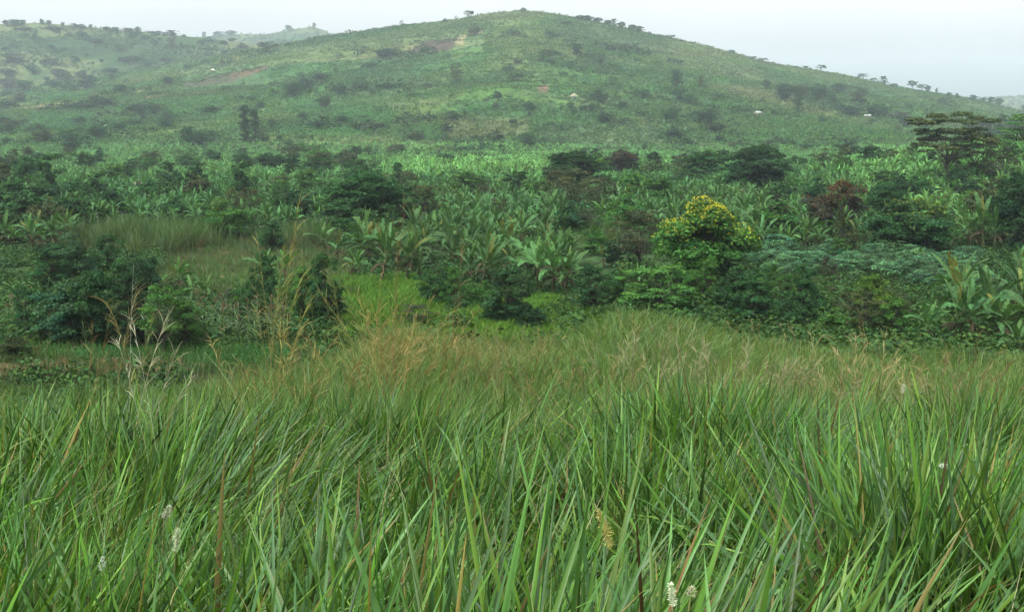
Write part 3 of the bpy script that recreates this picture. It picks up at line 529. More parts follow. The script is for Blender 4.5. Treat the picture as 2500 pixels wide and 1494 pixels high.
# ------------------------------------------------------------------ banana plants
def banana(seed, leaves, stems, dead, lod=2, H=1.0, off=(0, 0, 0), sc=1., colv=None):
    """one plant about 4.4 m tall"""
    r = np.random.default_rng(seed); ox, oy, oz = off
    sh = r.uniform(1.5, 2.1) * sc; lean = r.normal(size=2) * .08
    if lod == 2:
        t = np.linspace(0, 1, 6); P = np.stack([ox + lean[0] * t * t * sh, oy + lean[1] * t * t * sh, oz + t * sh - .1], -1)
        tube(stems, P, np.linspace(.15, .085, 6) * sc, np.array([.050, .052, .026]) * r.uniform(.6, 1.1), 7)
        nd = 9; a = r.uniform(0, 6.28, nd)
        strips(dead, np.tile([ox, oy, oz + sh * .8], (nd, 1)) + r.normal(size=(nd, 3)) * .05, a, r.uniform(1.6, 2.0, nd), r.uniform(.9, 1.3, nd), r.uniform(.8, 1.5, nd) * sc, r.uniform(.12, .25, nd), r.uniform(-.8, .8, nd), np.tile([.045, .034, .022], (nd, 1)), np.tile([.07, .052, .03], (nd, 1)), 4)
    n = {2: 12, 1: 9, 0: 7}[lod]; a = (np.arange(n) * 2.4 + r.uniform(0, 6.28) + r.normal(size=n) * .25)
    age = np.linspace(0, 1, n)
    tilt = .06 + .92 * age + r.normal(size=n) * .08; bend = .2 + 1.35 * age * r.uniform(.5, 1.3, n)
    L = r.uniform(1.9, 2.9, n) * sc * np.where(age < .1, .85, 1); W = r.uniform(.36, .58, n) * sc * np.where(age < .1, .5, 1)
    top = np.array([ox + lean[0] * sh, oy + lean[1] * sh, oz + sh * .96])
    base = (np.array([.050, .116, .040]) if colv is None else colv) * r.uniform(.85, 1.15)
    for k in range(n):
        yel = r.random() < .06; c = base * r.uniform(.8, 1.25) * (np.array([1.15, 1.05, .8]) if age[k] < .25 else 1)
        if yel: c = np.array([.13, .13, .035])
        if lod == 2:
            S = 13; t = np.linspace(0, 1, S + 1); th = tilt[k] + bend[k] * t ** 1.5; thm = (th[1:] + th[:-1]) / 2; h = np.array([math.cos(a[k]), math.sin(a[k]), 0]); up = np.array([0, 0, 1.])
            C = top + np.concatenate([[0], np.cumsum(np.sin(thm))])[:, None] * h * L[k] / S + np.concatenate([[0], np.cumsum(np.cos(thm))])[:, None] * up * L[k] / S
            side = np.array([-h[1], h[0], 0]); nor = -np.cos(th)[:, None] * h + np.sin(th)[:, None] * up
            side = side * math.cos(r.normal() * .35) + nor * math.sin(r.normal() * .35)
            wp = np.clip(np.where(t < .18, .06, np.sin(np.clip((t - .15) / .86, 0, 1) ** .75 * math.pi) ** .55), .05, 1)
            tw = r.uniform(.15, 1.0)
            for sgn in (-1, 1):
                for q in range(2, S):                       # each segment between two tears hangs at its own angle
                    dr = (.1 + tw * .5 * abs(r.normal())) if r.random() < .75 else .1
                    sl = (C[q + 1] - C[q]) * .75
                    w0, w1 = wp[q] * W[k] * .5, wp[q + 1] * W[k] * .5; g_ = .93 if r.random() < .6 else 1.0
                    e0 = C[q] + sgn * side[q] * w0 * math.cos(dr) - nor[q] * -w0 * math.sin(.35 - dr) + sl; e1 = C[q] + (C[q + 1] - C[q]) * g_ + sgn * side[q + 1] * w1 * math.cos(dr) + nor[q] * w1 * math.sin(.35 - dr) + sl * .9
                    stems_c = c * r.uniform(.88, 1.12)
                    leaves.add([C[q], e0, e1, C[q] + (C[q + 1] - C[q]) * g_], [[0, 1, 2, 3]], stems_c)
            tube(leaves, C, np.linspace(.028, .006, S + 1) * sc, np.array([.11, .17, .065]), 4)
    if lod < 2:
        S = 5 if lod == 1 else 3; t = np.linspace(0, 1, S + 1)
        wp = np.clip(np.sin(np.clip(t + .06, 0, 1) * math.pi) ** .7, .12, 1)
        c = base * r.uniform(.75, 1.3, (n, 1))
        strips(leaves, np.tile(top, (n, 1)), a, tilt, bend, L, W * 1.1, r.normal(size=n) * .4, c, c * 1.05, S, wp)
BP = []
for s in range(10):
    lv, st, de = MB(), MB(), MB(); banana(300 + s, lv, st, de)
    BP.append([mk(nm, *q.get()[:2], m, q.get()[2], link=False).data for nm, q, m in (('leaves', lv, M_ban), ('stem', st, M_bark), ('dead_leaves', de, M_dry))])
bcount = 0
def place_banana(x, y, s, label=None, zone=None, tint=1.):
    global bcount; r = random.Random(bcount * 7 + 1); bcount += 1
    t = thing('banana_plant', (x, y, float(height(x, y))), r.uniform(0, 6.28), (s, s, s * r.uniform(.85, 1.15))); t.rotation_euler = (r.gauss(0, .07), r.gauss(0, .07), r.uniform(0, 6.28))
    for nm, me in zip(('leaves', 'stem', 'dead_leaves'), BP[bcount % 10]):
        o = bpy.data.objects.new(nm, me); COL.objects.link(o); o.parent = t
        k = r.uniform(.85, 1.2) * tint; o.color = (k * r.uniform(.9, 1.1), k, k * r.uniform(.85, 1.15), 1) if nm == 'leaves' else (1, 1, 1, 1)
    tag(t, label, 'banana plant', zone)
    if not label: pass
    return t
HB = [(925, 560, 695), (985, 575, 690), (1020, 590, 690), (1165, 572, 705), (1135, 600, 700), (1215, 600, 700), (1310, 588, 722), (1340, 592, 724), (1372, 600, 722), (1265, 520, 612), (1235, 530, 612), (1300, 535, 610), (1150, 468, 545), (1115, 478, 545), (1330, 468, 545), (1370, 472, 545), (1510, 462, 530), (1600, 476, 530),
      (1545, 640, 705), (1605, 636, 700), (1465, 585, 650), (440, 638, 715), (475, 675, 750), (500, 680, 752), (100, 620, 700), (645, 608, 690), (690, 612, 690), (70, 530, 605), (100, 535, 605), (30, 540, 610), (2345, 648, 800), (2450, 645, 815), (2400, 670, 815), (2310, 715, 845), (2350, 725, 850), (2395, 728, 850), (2430, 740, 850), (2250, 765, 855), (2470, 785, 885), (2495, 700, 840),
      (2475, 600, 668), (1872, 632, 700), (1873, 688, 740), (2385, 508, 612), (2350, 520, 610), (2415, 520, 612), (1820, 545, 615), (1845, 535, 615), (1890, 545, 612), (1920, 538, 612), (1950, 550, 612), (1980, 550, 610), (2226, 618, 668), (1000, 520, 600), (1060, 530, 610), (1110, 560, 640), (820, 560, 640), (790, 540, 620), (860, 590, 680), (1800, 470, 540), (1840, 465, 540), (1905, 480, 540), (1850, 500, 560)]
HBX = []
for (a, tp, bs) in HB:
    a *= 1.0064; tp *= 1.0064; bs *= 1.0064; X0, d = hit(a, bs); _, wt = ray(a, tp); H = E + float(wt) * d - float(height(X0, d))
    t = place_banana(X0, d, min(max(H / (3.2 if a > 2220 else 3.7), .5), 1.5), zone='banana plants standing out near the slope', tint=1.05); HBX.append((X0, d)); PENDING.append((t, 'banana plant with torn leaves', a, (tp + bs) / 2))
def grove_ok(px, py):
    bad = in_box(px, py, (400, 585, 850, 900), (200, 560, 500, 640), (500, 570, 850, 640), (840, 660, 1100, 900), (1800, 612, 2600, 760), (-400, 700, 850, 900), (-400, 620, 420, 720), (1380, 540, 1500, 640), (1420, 620, 2300, 900), (1500, 560, 1640, 640), (1100, 700, 1450, 900), (1900, 400, 2000, 414))
    return ~bad & (py < 790)
def poisson(n, d0, d1, sp, pts=(), px0=-350, px1=2850):
    x, y = scat(n, d0, d1, px0, px1); k = set(); keep = []
    for q in pts: k.add((round(q[0] / sp), round(q[1] / sp)))
    for q in range(n):
        c = (round(x[q] / sp), round(y[q] / sp))
        if c in k: continue
        k.add(c); keep.append(q)
    return x[keep], y[keep]
x1, y1 = poisson(70000, 62, 540, 2.6, HBX); o = np.argsort(y1); x1, y1 = x1[o], y1[o]
px, py = proj(x1, y1, height(x1, y1)); ok = grove_ok(px, py) & (fbm(x1, y1, 15, 171, 2) > .37); x1, y1, px, py = x1[ok], y1[ok], px[ok], py[ok]
inside = (px > -15) & (px < 2515); NI = 292 - len(HB)
idx = np.nonzero(inside)[0][:NI]
tints = .85 + .5 * sstep(140, 330, y1)
ZON = [(0, 620, 'banana plant in the dense dark grove on the valley left side'), (620, 1100, 'banana plant in the grove around the large layered tree'), (1100, 1500, 'banana plant in the central grove behind the three big clumps'), (1500, 2000, 'banana plant in the grove behind and beside the yellow flowering tree'), (2000, 2600, 'banana plant in the grove below the flat topped acacia')]
for q in idx:
    t = place_banana(float(x1[q]), float(y1[q]), random.Random(int(q)).uniform(.62, 1.0) * (1.05 if y1[q] < 125 else .85), tint=float(tints[q]) * .98)
    z_ = [z for z in ZON if z[0] <= px[q] < z[1] or (z[0] == 0 and px[q] < 0)][0]; t['label'] = z_[2]; t['group'] = z_[2].replace('banana plant', 'banana plants', 1)
rest = np.setdiff1d(np.arange(len(x1)), idx); lv = MB(); far_py = py
NP = 24; L1, L0 = [], []
for s in range(NP):
    a, b = MB(), MB(); banana(900 + s, a, None, None, 1); banana(900 + s, b, None, None, 0); L1.append(a.get()); L0.append(b.get())
def stamp(mb, tmpl, xs, ys, sc, rz, tint, zoff=0.):
    """many copies of small templates merged into one mass"""
    zs = height(xs, ys) + zoff
    which = np.arange(len(xs)) % len(tmpl)
    for k, (V, Qd, C) in enumerate(tmpl):
        i = np.nonzero(which == k)[0]
        if not len(i): continue
        c, s = np.cos(rz[i])[:, None], np.sin(rz[i])[:, None]; S = sc[i][:, None]
        X = (V[:, 0] * c - V[:, 1] * s) * S + xs[i][:, None]; Yv = (V[:, 0] * s + V[:, 1] * c) * S + ys[i][:, None]; Zv = V[:, 2] * S + zs[i][:, None]
        VV = np.stack([X, Yv, Zv], -1); QQ = Qd[None] + (np.arange(len(i)) * len(V))[:, None, None]
        mb.add(VV.reshape(-1, 3), QQ.reshape(-1, 4), (C[None] * tint[i][:, None]).reshape(-1, 3))
def tints_of(xs, ys, lo=.75, hi=1.25, warm=.12):
    n = len(xs); k = rng.uniform(lo, hi, n) * (.8 + .45 * fbm(xs, ys, 30, 181, 3)); h = rng.normal(size=n) * warm * .5 + (fbm(xs, ys, 50, 191, 2) - .5) * warm
    return np.stack([k * (1 + h), k, k * (1 - h)], -1)
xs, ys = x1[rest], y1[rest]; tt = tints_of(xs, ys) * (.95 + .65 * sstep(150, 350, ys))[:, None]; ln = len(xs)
pb, qb = proj(xs, ys, height(xs, ys)); green_belt = np.exp(-((pb - 1150) / 330) ** 2) * sstep(480, 430, qb) + .8 * sstep(1950, 2150, pb); tt = tt * (1 + .5 * green_belt[:, None] * np.array([1.15, 1.0, .7]))  # brighter, yellower leaf colour in the central belt and on the right
near_ = ys < 260
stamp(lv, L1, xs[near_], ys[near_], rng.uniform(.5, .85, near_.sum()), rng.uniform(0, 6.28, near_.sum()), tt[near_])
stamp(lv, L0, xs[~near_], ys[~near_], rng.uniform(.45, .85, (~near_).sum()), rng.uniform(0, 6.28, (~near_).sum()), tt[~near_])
xh, yh = poisson(70000, 500, 900, 4.2); pxh, pyh = proj(xh, yh, height(xh, yh))
grove = (fbm(xh, yh, 85, 201, 3) > .52 + .13 * sstep(650, 900, yh)) | (in_box(pxh, pyh, (700, 235, 970, 330), (60, 225, 230, 250), (60, 275, 230, 310), (370, 245, 560, 290), (1640, 285, 2180, 370), (-400, 330, 900, 390)) & (rng.random(len(xh)) < .75))
grove &= ~in_box(pxh, pyh, (1310, 295, 1620, 372), (1080, 285, 1300, 345)); xh, yh = xh[grove], yh[grove]
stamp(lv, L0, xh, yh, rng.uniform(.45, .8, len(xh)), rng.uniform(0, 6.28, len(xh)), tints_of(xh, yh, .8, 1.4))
V, Qd, C = lv.get(); o = mk('banana_plantation', V, Qd, M_ban, C); o.color = (1, 1, 1, 1)
tag(o, 'mass of banana plants filling the far valley floor and lower slopes', 'plantation', kind='stuff')

# ------------------------------------------------------------------ undergrowth, crops and grass in the valley and on the hill
def clump_t(seed, n, leaf, flat=.6, colr=(.036, .078, .022)):
    r = np.random.default_rng(seed); mb = MB(); d = rdir(n, r); d[:, 2] = np.abs(d[:, 2])
    lump = 1 + .3 * np.sin(d[:, 0] * 4 + seed) * np.cos(d[:, 1] * 5)
    P = d * (r.uniform(.45, 1, n) * lump)[:, None] * [.5, .5, flat]; N = unit(d + rdir(n, r) * .8 + [0, 0, .4])
    cards(mb, P, N, leaf * r.uniform(.7, 1.3, n), leaf * .55, np.array(colr) * r.uniform(.7, 1.3, (n, 1)), r); return mb.get()
def tuft_t(seed, n, L, W, spread, c0, c1, segs=3, bend=1.0, tilt=.3):
    r = np.random.default_rng(seed); mb = MB(); P = np.concatenate([r.normal(size=(n, 2)) * spread, np.zeros((n, 1))], 1)
    strips(mb, P, r.uniform(0, 6.28, n), np.abs(r.normal(size=n)) * tilt, r.uniform(.1, bend, n), L * r.uniform(.5, 1.1, n), W * r.uniform(.7, 1.2, n), r.uniform(-1.5, 1.5, n), np.array(c0) * r.uniform(.7, 1.2, (n, 1)), np.array(c1) * r.uniform(.75, 1.25, (n, 1)), segs); return mb.get()
T_cl = [clump_t(s, 60, .16) for s in range(8)]
T_clf = [clump_t(s + 20, 22, .3, .55) for s in range(8)]
mb = MB()
xs, ys = scat(17000, 38, 150); px, py = proj(xs, ys, height(xs, ys)); k = ~in_box(px, py, (400, 590, 850, 705), (830, 690, 1090, 830), (-400, 850, 760, 920), (1850, 625, 2290, 690)) & (fbm(xs, ys, 7, 211, 3) > .38) & (height(xs, ys) < 5); xs, ys = xs[k], ys[k]
stamp(mb, T_cl, xs, ys, rng.uniform(.9, 2.2, len(xs)), rng.uniform(0, 6.28, len(xs)), tints_of(xs, ys, .5, 1.2, .3))
xs, ys = scat(9000, 46, 84, 1700, 2750); k = fbm(xs, ys, 6, 481, 3) > .36; xs, ys = xs[k], ys[k]; stamp(mb, T_cl, xs, ys, rng.uniform(.8, 2.2, len(xs)), rng.uniform(0, 6.28, len(xs)), tints_of(xs, ys, .6, 1.2, .3))
xs, ys = scat(9000, 150, 520); stamp(mb, T_clf, xs, ys, rng.uniform(1.5, 4.2, len(xs)), rng.uniform(0, 6.28, len(xs)), tints_of(xs, ys, .6, 1.2, .3))
xs, ys = scat(9000, 110, 500); px, py = proj(xs, ys, height(xs, ys)); k = (fbm(xs, ys, 15, 171, 2) < .38) & grove_ok(px, py); xs, ys = xs[k], ys[k]
T_b = [clump_t(s + 140, 90, .12, .85) for s in range(6)]; stamp(mb, T_b, xs, ys, rng.uniform(2.5, 5.5, len(xs)), rng.uniform(0, 6.28, len(xs)), tints_of(xs, ys, .5, 1.3, .35))
tag(mb.build('undergrowth', M_leaf), 'low leafy undergrowth between the banana plants and shrubs', 'undergrowth', kind='stuff')
mb = MB()
xs, ys = scat(42000, 490, 1290); f = fbm(xs, ys, 70, 221, 4); k = (f > .50) | (rng.random(len(xs)) < .12); xs, ys = xs[k], ys[k]
stamp(mb, T_clf, xs, ys, rng.uniform(1.2, 3.8, len(xs)) * (.7 + 1.1 * rng.random(len(xs)) ** 4), rng.uniform(0, 6.28, len(xs)), tints_of(xs, ys, .55, 1.5, .3))
xs, ys = scat(14000, 1270, 1640, -350, 1000); k = fbm(xs, ys, 90, 231, 3) > .47; xs, ys = xs[k], ys[k]
stamp(mb, T_clf, xs, ys, rng.uniform(2, 6, len(xs)), rng.uniform(0, 6.28, len(xs)), tints_of(xs, ys, .6, 1.2, .2))
T_s = []
for q in range(8):
    r_ = np.random.default_rng(q + 700); m_ = MB(); P_ = np.concatenate([r_.normal(size=(9, 2)) * .9, r_.uniform(.1, .9, (9, 1))], 1); cards(m_, P_, unit(rdir(9, r_) + [0, 0, .5]), r_.uniform(.6, 1.2, 9), .5, np.ones(3) * r_.uniform(.6, 1.5, (9, 1)), r_); T_s.append(m_.get())
xs, ys = scat(95000, 495, 1300); px, py = proj(xs, ys, height(xs, ys)); k = ((fbm(xs, ys, 45, 461, 3) > .40) | (rng.random(len(xs)) < .35)) & ~in_box(px, py, (985, 90, 1180, 130), (440, 158, 660, 212), (40, 254, 205, 266), (1314, 207, 1344, 229)); xs, ys = xs[k], ys[k]
stamp(mb, T_s, xs, ys, rng.uniform(.7, 1.8, len(xs)), rng.uniform(0, 6.28, len(xs)), tcol_at(xs, ys) * rng.uniform(.85, 1.45, (len(xs), 1)) * np.array([1.0, 1.12, .95]))
xs, ys = scat(16000, 1700, 3100, -350, 2850); stamp(mb, T_clf, xs, ys, rng.uniform(4, 11, len(xs)), rng.uniform(0, 6.28, len(xs)), tints_of(xs, ys, .5, .9, .2))
TA = np.array([t_ for t_ in TREES if t_[1] > 480 and t_[1] < 1280]); kk = rng.integers(0, len(TA), 2600); ww = TA[kk, 2]
xs = TA[kk, 0] + rng.normal(size=2600) * ww * .9; ys = TA[kk, 1] + rng.normal(size=2600) * ww * .9; stamp(mb, T_clf, xs, ys, ww * rng.uniform(.25, .6, 2600), rng.uniform(0, 6.28, 2600), tints_of(xs, ys, .45, .9, .15))
# hedgerows and field edges running along the slope
for q in range(70):
    u0 = rng.uniform(-.5, .5); d0 = rng.uniform(560, 1250); n = int(rng.uniform(20, 60)); ang = rng.normal() * .25 + (.35 if u0 < 0 else -.3)
    s = np.arange(n) * 2.2; xs = u0 * d0 + s * math.cos(ang) + rng.normal(size=n) * .8; ys = d0 + s * math.sin(ang) + rng.normal(size=n) * .8 + 3 * np.sin(s / 17); k = (ys > 500) & (ys < 1290); xs, ys = xs[k], ys[k]
    if len(xs): stamp(mb, T_clf, xs, ys, rng.uniform(1.6, 3.4, len(xs)), rng.uniform(0, 6.28, len(xs)), tints_of(xs, ys, .45, .85, .2))
tag(mb.build('hillside_scrub', M_leaf), 'low scrub and crops covering the hillside', 'scrub', kind='stuff')
# cassava field
T_ca = []
for s in range(6):
    r = np.random.default_rng(s + 50); m_ = MB(); n = 30; P = rdir(n, r) * [.75, .75, .55]; P[:, 2] = np.abs(P[:, 2]) + .7
    for k in range(n):
        a = np.arange(6) * 1.05 + r.uniform(0, 6); e = np.stack([np.cos(a), np.sin(a), -.35 + 0 * a], -1)
        for q in range(6):
            sd = np.array([-e[q, 1], e[q, 0], 0]) * .035; m_.add([P[k], P[k] + e[q] * .16 + sd * 1.5, P[k] + e[q] * .32, P[k] + e[q] * .16 - sd * 1.5], [[0, 1, 2, 3]], np.array([.042, .095, .042]) * r.uniform(.5, 1.6))
    T_ca.append(m_.get())
mb = MB(); xs, ys = poisson(16000, 70, 135, 1.55, (), 1650, 2700); px, py = proj(xs, ys, height(xs, ys)); wj = (fbm(xs, ys, 7, 451, 3) - .5) * 70; k = in_box(px + wj * 1.5, py + wj, (1850, 615, 2290, 690), (2200, 640, 2400, 725)) & (fbm(xs, ys, 5, 241, 2) > .36); xs, ys = xs[k], ys[k]
stamp(mb, T_ca, xs, ys, rng.uniform(.7, 1.5, len(xs)) * (.6 + .8 * fbm(xs, ys, 6, 411, 2)), rng.uniform(0, 6.28, len(xs)), tints_of(xs, ys, .45, 1.5, .2))
tag(mb.build('cassava_crop', M_leaf), 'blue green cassava crop in the clearing on the right', 'crop', kind='stuff')
# grass of the valley clearings
gG, gB = (.048, .118, .024), (.10, .085, .032)
T_t = [tuft_t(s, 14, .8, .03, .22, (.05, .08, .03), gG) for s in range(6)]
T_tb = [tuft_t(s + 9, 14, .9, .03, .22, (.09, .08, .04), gB) for s in range(6)]
mb = MB(); xs, ys = scat(26000, 52, 135, -300, 2700); px, py = proj(xs, ys, height(xs, ys)); k = in_box(px, py, (380, 585, 870, 725), (-400, 860, 760, 925), (1860, 690, 2350, 760)); xs, ys, px = xs[k], ys[k], px[k]
f = rng.random(len(xs)) < .28 + .5 * (fbm(xs, ys, 10, 251, 3) - .5) * 2
for T_, kk in ((T_tb, f), (T_t, ~f)): stamp(mb, T_, xs[kk], ys[kk], rng.uniform(.6, 1.3, kk.sum()), rng.uniform(0, 6.28, kk.sum()), tints_of(xs[kk], ys[kk], .7, 1.2, .2))
# tall reed grass mounds
T_r = [tuft_t(s + 30, 36, 3.8, .05, .45, (.07, .08, .03), (.062, .118, .032), 5, 1.5, .22) for s in range(6)] + [tuft_t(s + 60, 24, 2.2, .05, .45, (.09, .06, .03), (.10, .08, .03), 5, 1.6, .3) for s in range(1)]
for (a, b, rx, ry, n, s_) in [(270, 603, 45, 6, 70, 1.), (340, 608, 60, 7, 110, 1.05), (430, 612, 55, 6, 100, .95), (740, 598, 60, 5, 80, .85), (1420, 600, 50, 20, 60, .7), (460, 600, 30, 5, 30, 1.)]:
    X0, d = hit(a, b); xs = X0 + rng.normal(size=n) * rx / F * d * .8; ys = d + rng.normal(size=n) * 3; stamp(mb, T_r, xs, ys, rng.uniform(.7, 1.05, n) * s_, rng.uniform(0, 6.28, n), tints_of(xs, ys, .8, 1.2, .2))
tag(mb.build('field_grass', M_blade), 'brownish grass and tall reeds in the valley clearings', 'grass', kind='stuff')
# bright herb clearing
T_h = [tuft_t(s + 80, 22, .5, .035, .3, (.05, .10, .015), (.10, .205, .028), 3, 1.2, .5) for s in range(5)] + [clump_t(86, 20, .10, .3, (.085, .18, .026))]; T_h2 = [clump_t(s + 90, 26, .11, .4, (.04, .12, .03)) for s in range(4)]
mb = MB(); xs, ys = scat(60000, 58, 105, 700, 1600); px, py = proj(xs, ys, height(xs, ys)); wj = (fbm(xs, ys, 5, 431, 3) - .5) * 90; k = in_box(px + wj, py + wj * .5, (825, 690, 1060, 850), (1060, 745, 1480, 850)) & (fbm(xs, ys, 2.2, 441, 2) > .33); xs, ys, px, py = xs[k], ys[k], px[k], py[k]
stamp(mb, T_h, xs, ys, rng.uniform(.4, 1.7, len(xs)) * (.6 + .8 * fbm(xs, ys, 3, 401, 2)), rng.uniform(0, 6.28, len(xs)), tints_of(xs, ys, .5, 1.15, .3))
xs, ys = scat(30000, 40, 70, -200, 1000); px, py = proj(xs, ys, height(xs, ys)); k = in_box(px, py, (450, 845, 780, 885), (-200, 850, 450, 872)); xs, ys = xs[k], ys[k]
stamp(mb, T_h2, xs, ys, rng.uniform(.5, 1.1, len(xs)), rng.uniform(0, 6.28, len(xs)), tints_of(xs, ys, .7, 1.2, .15))
tag(mb.build('herb_cover', M_leaf), 'bright green low herbs in the clearings', 'ground cover', kind='stuff')

# ------------------------------------------------------------------ sorghum stalks at the front left of the valley
SP = []
for s in range(5):
    r = np.random.default_rng(s + 400); lf, st, hd = MB(), MB(), MB(); H = 2.2
    P = np.stack([np.linspace(0, r.normal() * .12, 6), np.linspace(0, r.normal() * .12, 6), np.linspace(-.05, H, 6)], -1); tube(st, P, np.linspace(.016, .007, 6), (.13, .15, .06), 5)
    n = 11; hh = np.linspace(.25, .92, n); az_ = np.arange(n) * math.pi + r.normal(size=n) * .5
    strips(lf, np.stack([np.interp(hh * H, P[:, 2], P[:, 0]), np.interp(hh * H, P[:, 2], P[:, 1]), hh * H], -1), az_, r.uniform(.3, .6, n), r.uniform(1.2, 2.3, n), r.uniform(.5, .9, n), r.uniform(.05, .075, n), r.normal(size=n) * .3, np.tile([.07, .13, .06], (n, 1)), np.tile([.13, .19, .10], (n, 1)) * r.uniform(.8, 1.3, (n, 1)), 6)
    m = 40; cards(hd, P[-1] + r.normal(size=(m, 3)) * [.035, .035, .09] + [0, 0, .1], rdir(m, r), .06, .04, np.array([.17, .10, .06]) * r.uniform(.7, 1.2, (m, 1)), r)
    SP.append([mk(nm, *q.get()[:2], mt, q.get()[2], link=False).data for nm, q, mt in (('leaves', lf, M_blade), ('stalk', st, M_bark), ('seed_head', hd, M_dry))])
sr = random.Random(3); SPOT = [(sr.uniform(120, 250), sr.uniform(835, 862)) for _ in range(16)] + [(sr.uniform(330, 400), sr.uniform(845, 870)) for _ in range(7)] + [(sr.uniform(480, 700), sr.uniform(795, 860)) for _ in range(44)] + [(sr.uniform(0, 110), sr.uniform(800, 850)) for _ in range(10)]
for q, (a, b) in enumerate(SPOT):
    X0, d = hit(a, b, 42); t = thing('sorghum_plant', (X0, d, float(height(X0, d))), sr.uniform(0, 6.28), (1, 1, sr.uniform(.75, 1.1)))
    for nm, me in zip(('leaves', 'stalk', 'seed_head'), SP[q % 5]):
        o = bpy.data.objects.new(nm, me); COL.objects.link(o); o.parent = t
    tag(t, None, 'sorghum plant', 'sorghum plants at the front left'); PENDING.append((t, 'sorghum stalk', a, b - 40))

# ------------------------------------------------------------------ huts and houses
def house(px, py, wpx, roofc, wallc, label, thatch=False, rz=.2):
    X0, d = hit(px, py); W = wpx / F * d; z0 = float(height(X0, d)); t = thing('hut' if thatch else 'house', (X0, d, z0), rz)
    def box(mb, a, b, c): 
        V = [(p, q, s) for s in (a[2], b[2]) for (p, q) in ((a[0], a[1]), (b[0], a[1]), (b[0], b[1]), (a[0], b[1]))]
        mb.add(V, [(0, 3, 2, 1), (4, 5, 6, 7), (0, 1, 5, 4), (1, 2, 6, 5), (2, 3, 7, 6), (3, 0, 4, 7)], c)
    h, dp = min(2.4, W * .4), W * .6; wl, rf, dr = MB(), MB(), MB()
    if thatch:
        a = np.linspace(0, 2 * math.pi, 17)[:16]; r_ = W * .38
        tube(wl, [(0, 0, -1), (0, 0, h)], r_, wallc, 16)
        tube(rf, [(0, 0, h - .35), (0, 0, h * .95 + W * .18), (0, 0, h + W * .34)], np.array([W * .52, W * .28, .05]), roofc, 16)
        box(dr, (-.4, -r_ - .04, 0), (.4, -r_ + .1, 1.8), (.05, .035, .025))
    else:
        box(wl, (-W * .46, -dp * .46, -1), (W * .46, dp * .46, h), wallc)
        e = h - .05; rg = h + dp * .32; V = [(-W * .5, -dp * .56, e), (W * .5, -dp * .56, e), (W * .5, 0, rg), (-W * .5, 0, rg), (-W * .5, dp * .56, e), (W * .5, dp * .56, e)]; V2 = [(p, q, s + .06) for p, q, s in V]
        rf.add(V + V2, [(0, 1, 2, 3), (3, 2, 5, 4), (6, 9, 8, 7), (9, 10, 11, 8), (0, 6, 7, 1), (4, 5, 11, 10), (0, 3, 9, 6), (3, 4, 10, 9), (1, 7, 8, 2), (2, 8, 11, 5)], roofc)
        for sx in (-1, 1): wl.add([(sx * W * .46, -dp * .46, h), (sx * W * .46, dp * .46, h), (sx * W * .46, .02, rg - .12), (sx * W * .46, -.02, rg - .12)], [(0, 1, 2, 3)], wallc)
        box(dr, (-.45, -dp * .46 - .04, 0), (.45, -dp * .46 + .05, 1.9), (.06, .04, .03))
    wl.build('wall', M_wall, t); rf.build('roof', M_roof, t); dr.build('door', M_wall, t); tag(t, label, 'hut' if thatch else 'house')
house(1401, 245, 22, (.2, .18, .13), (.12, .24, .16), 'small pale thatched hut on the middle of the hillside', True)
house(1850, 284, 19, (.30, .32, .33), (.16, .13, .1), 'house with white metal roof on the right slope, left one of two', rz=.5)
house(2118, 291, 16, (.34, .35, .36), (.16, .13, .1), 'house with white metal roof below the trees, right one of two', rz=-.4)
house(520, 177, 11, (.45, .42, .36), (.34, .28, .2), 'tiny hut above the long brown strip field', True)
def roof_over(px, py, wpx, c, label, rz):   # a roof that shows between the banana leaves
    X0, d = hit(px, py + 26); house(px, py + 26, wpx, c, (.4, .3, .2), label, rz=rz)
roof_over(341, 440, 34, (.2, .18, .15), 'hut roof showing among the banana plants on the left', .2)
roof_over(1811, 463, 30, (.30, .22, .17), 'brown roof half hidden in bananas right of the yellow flowering tree', -.2)

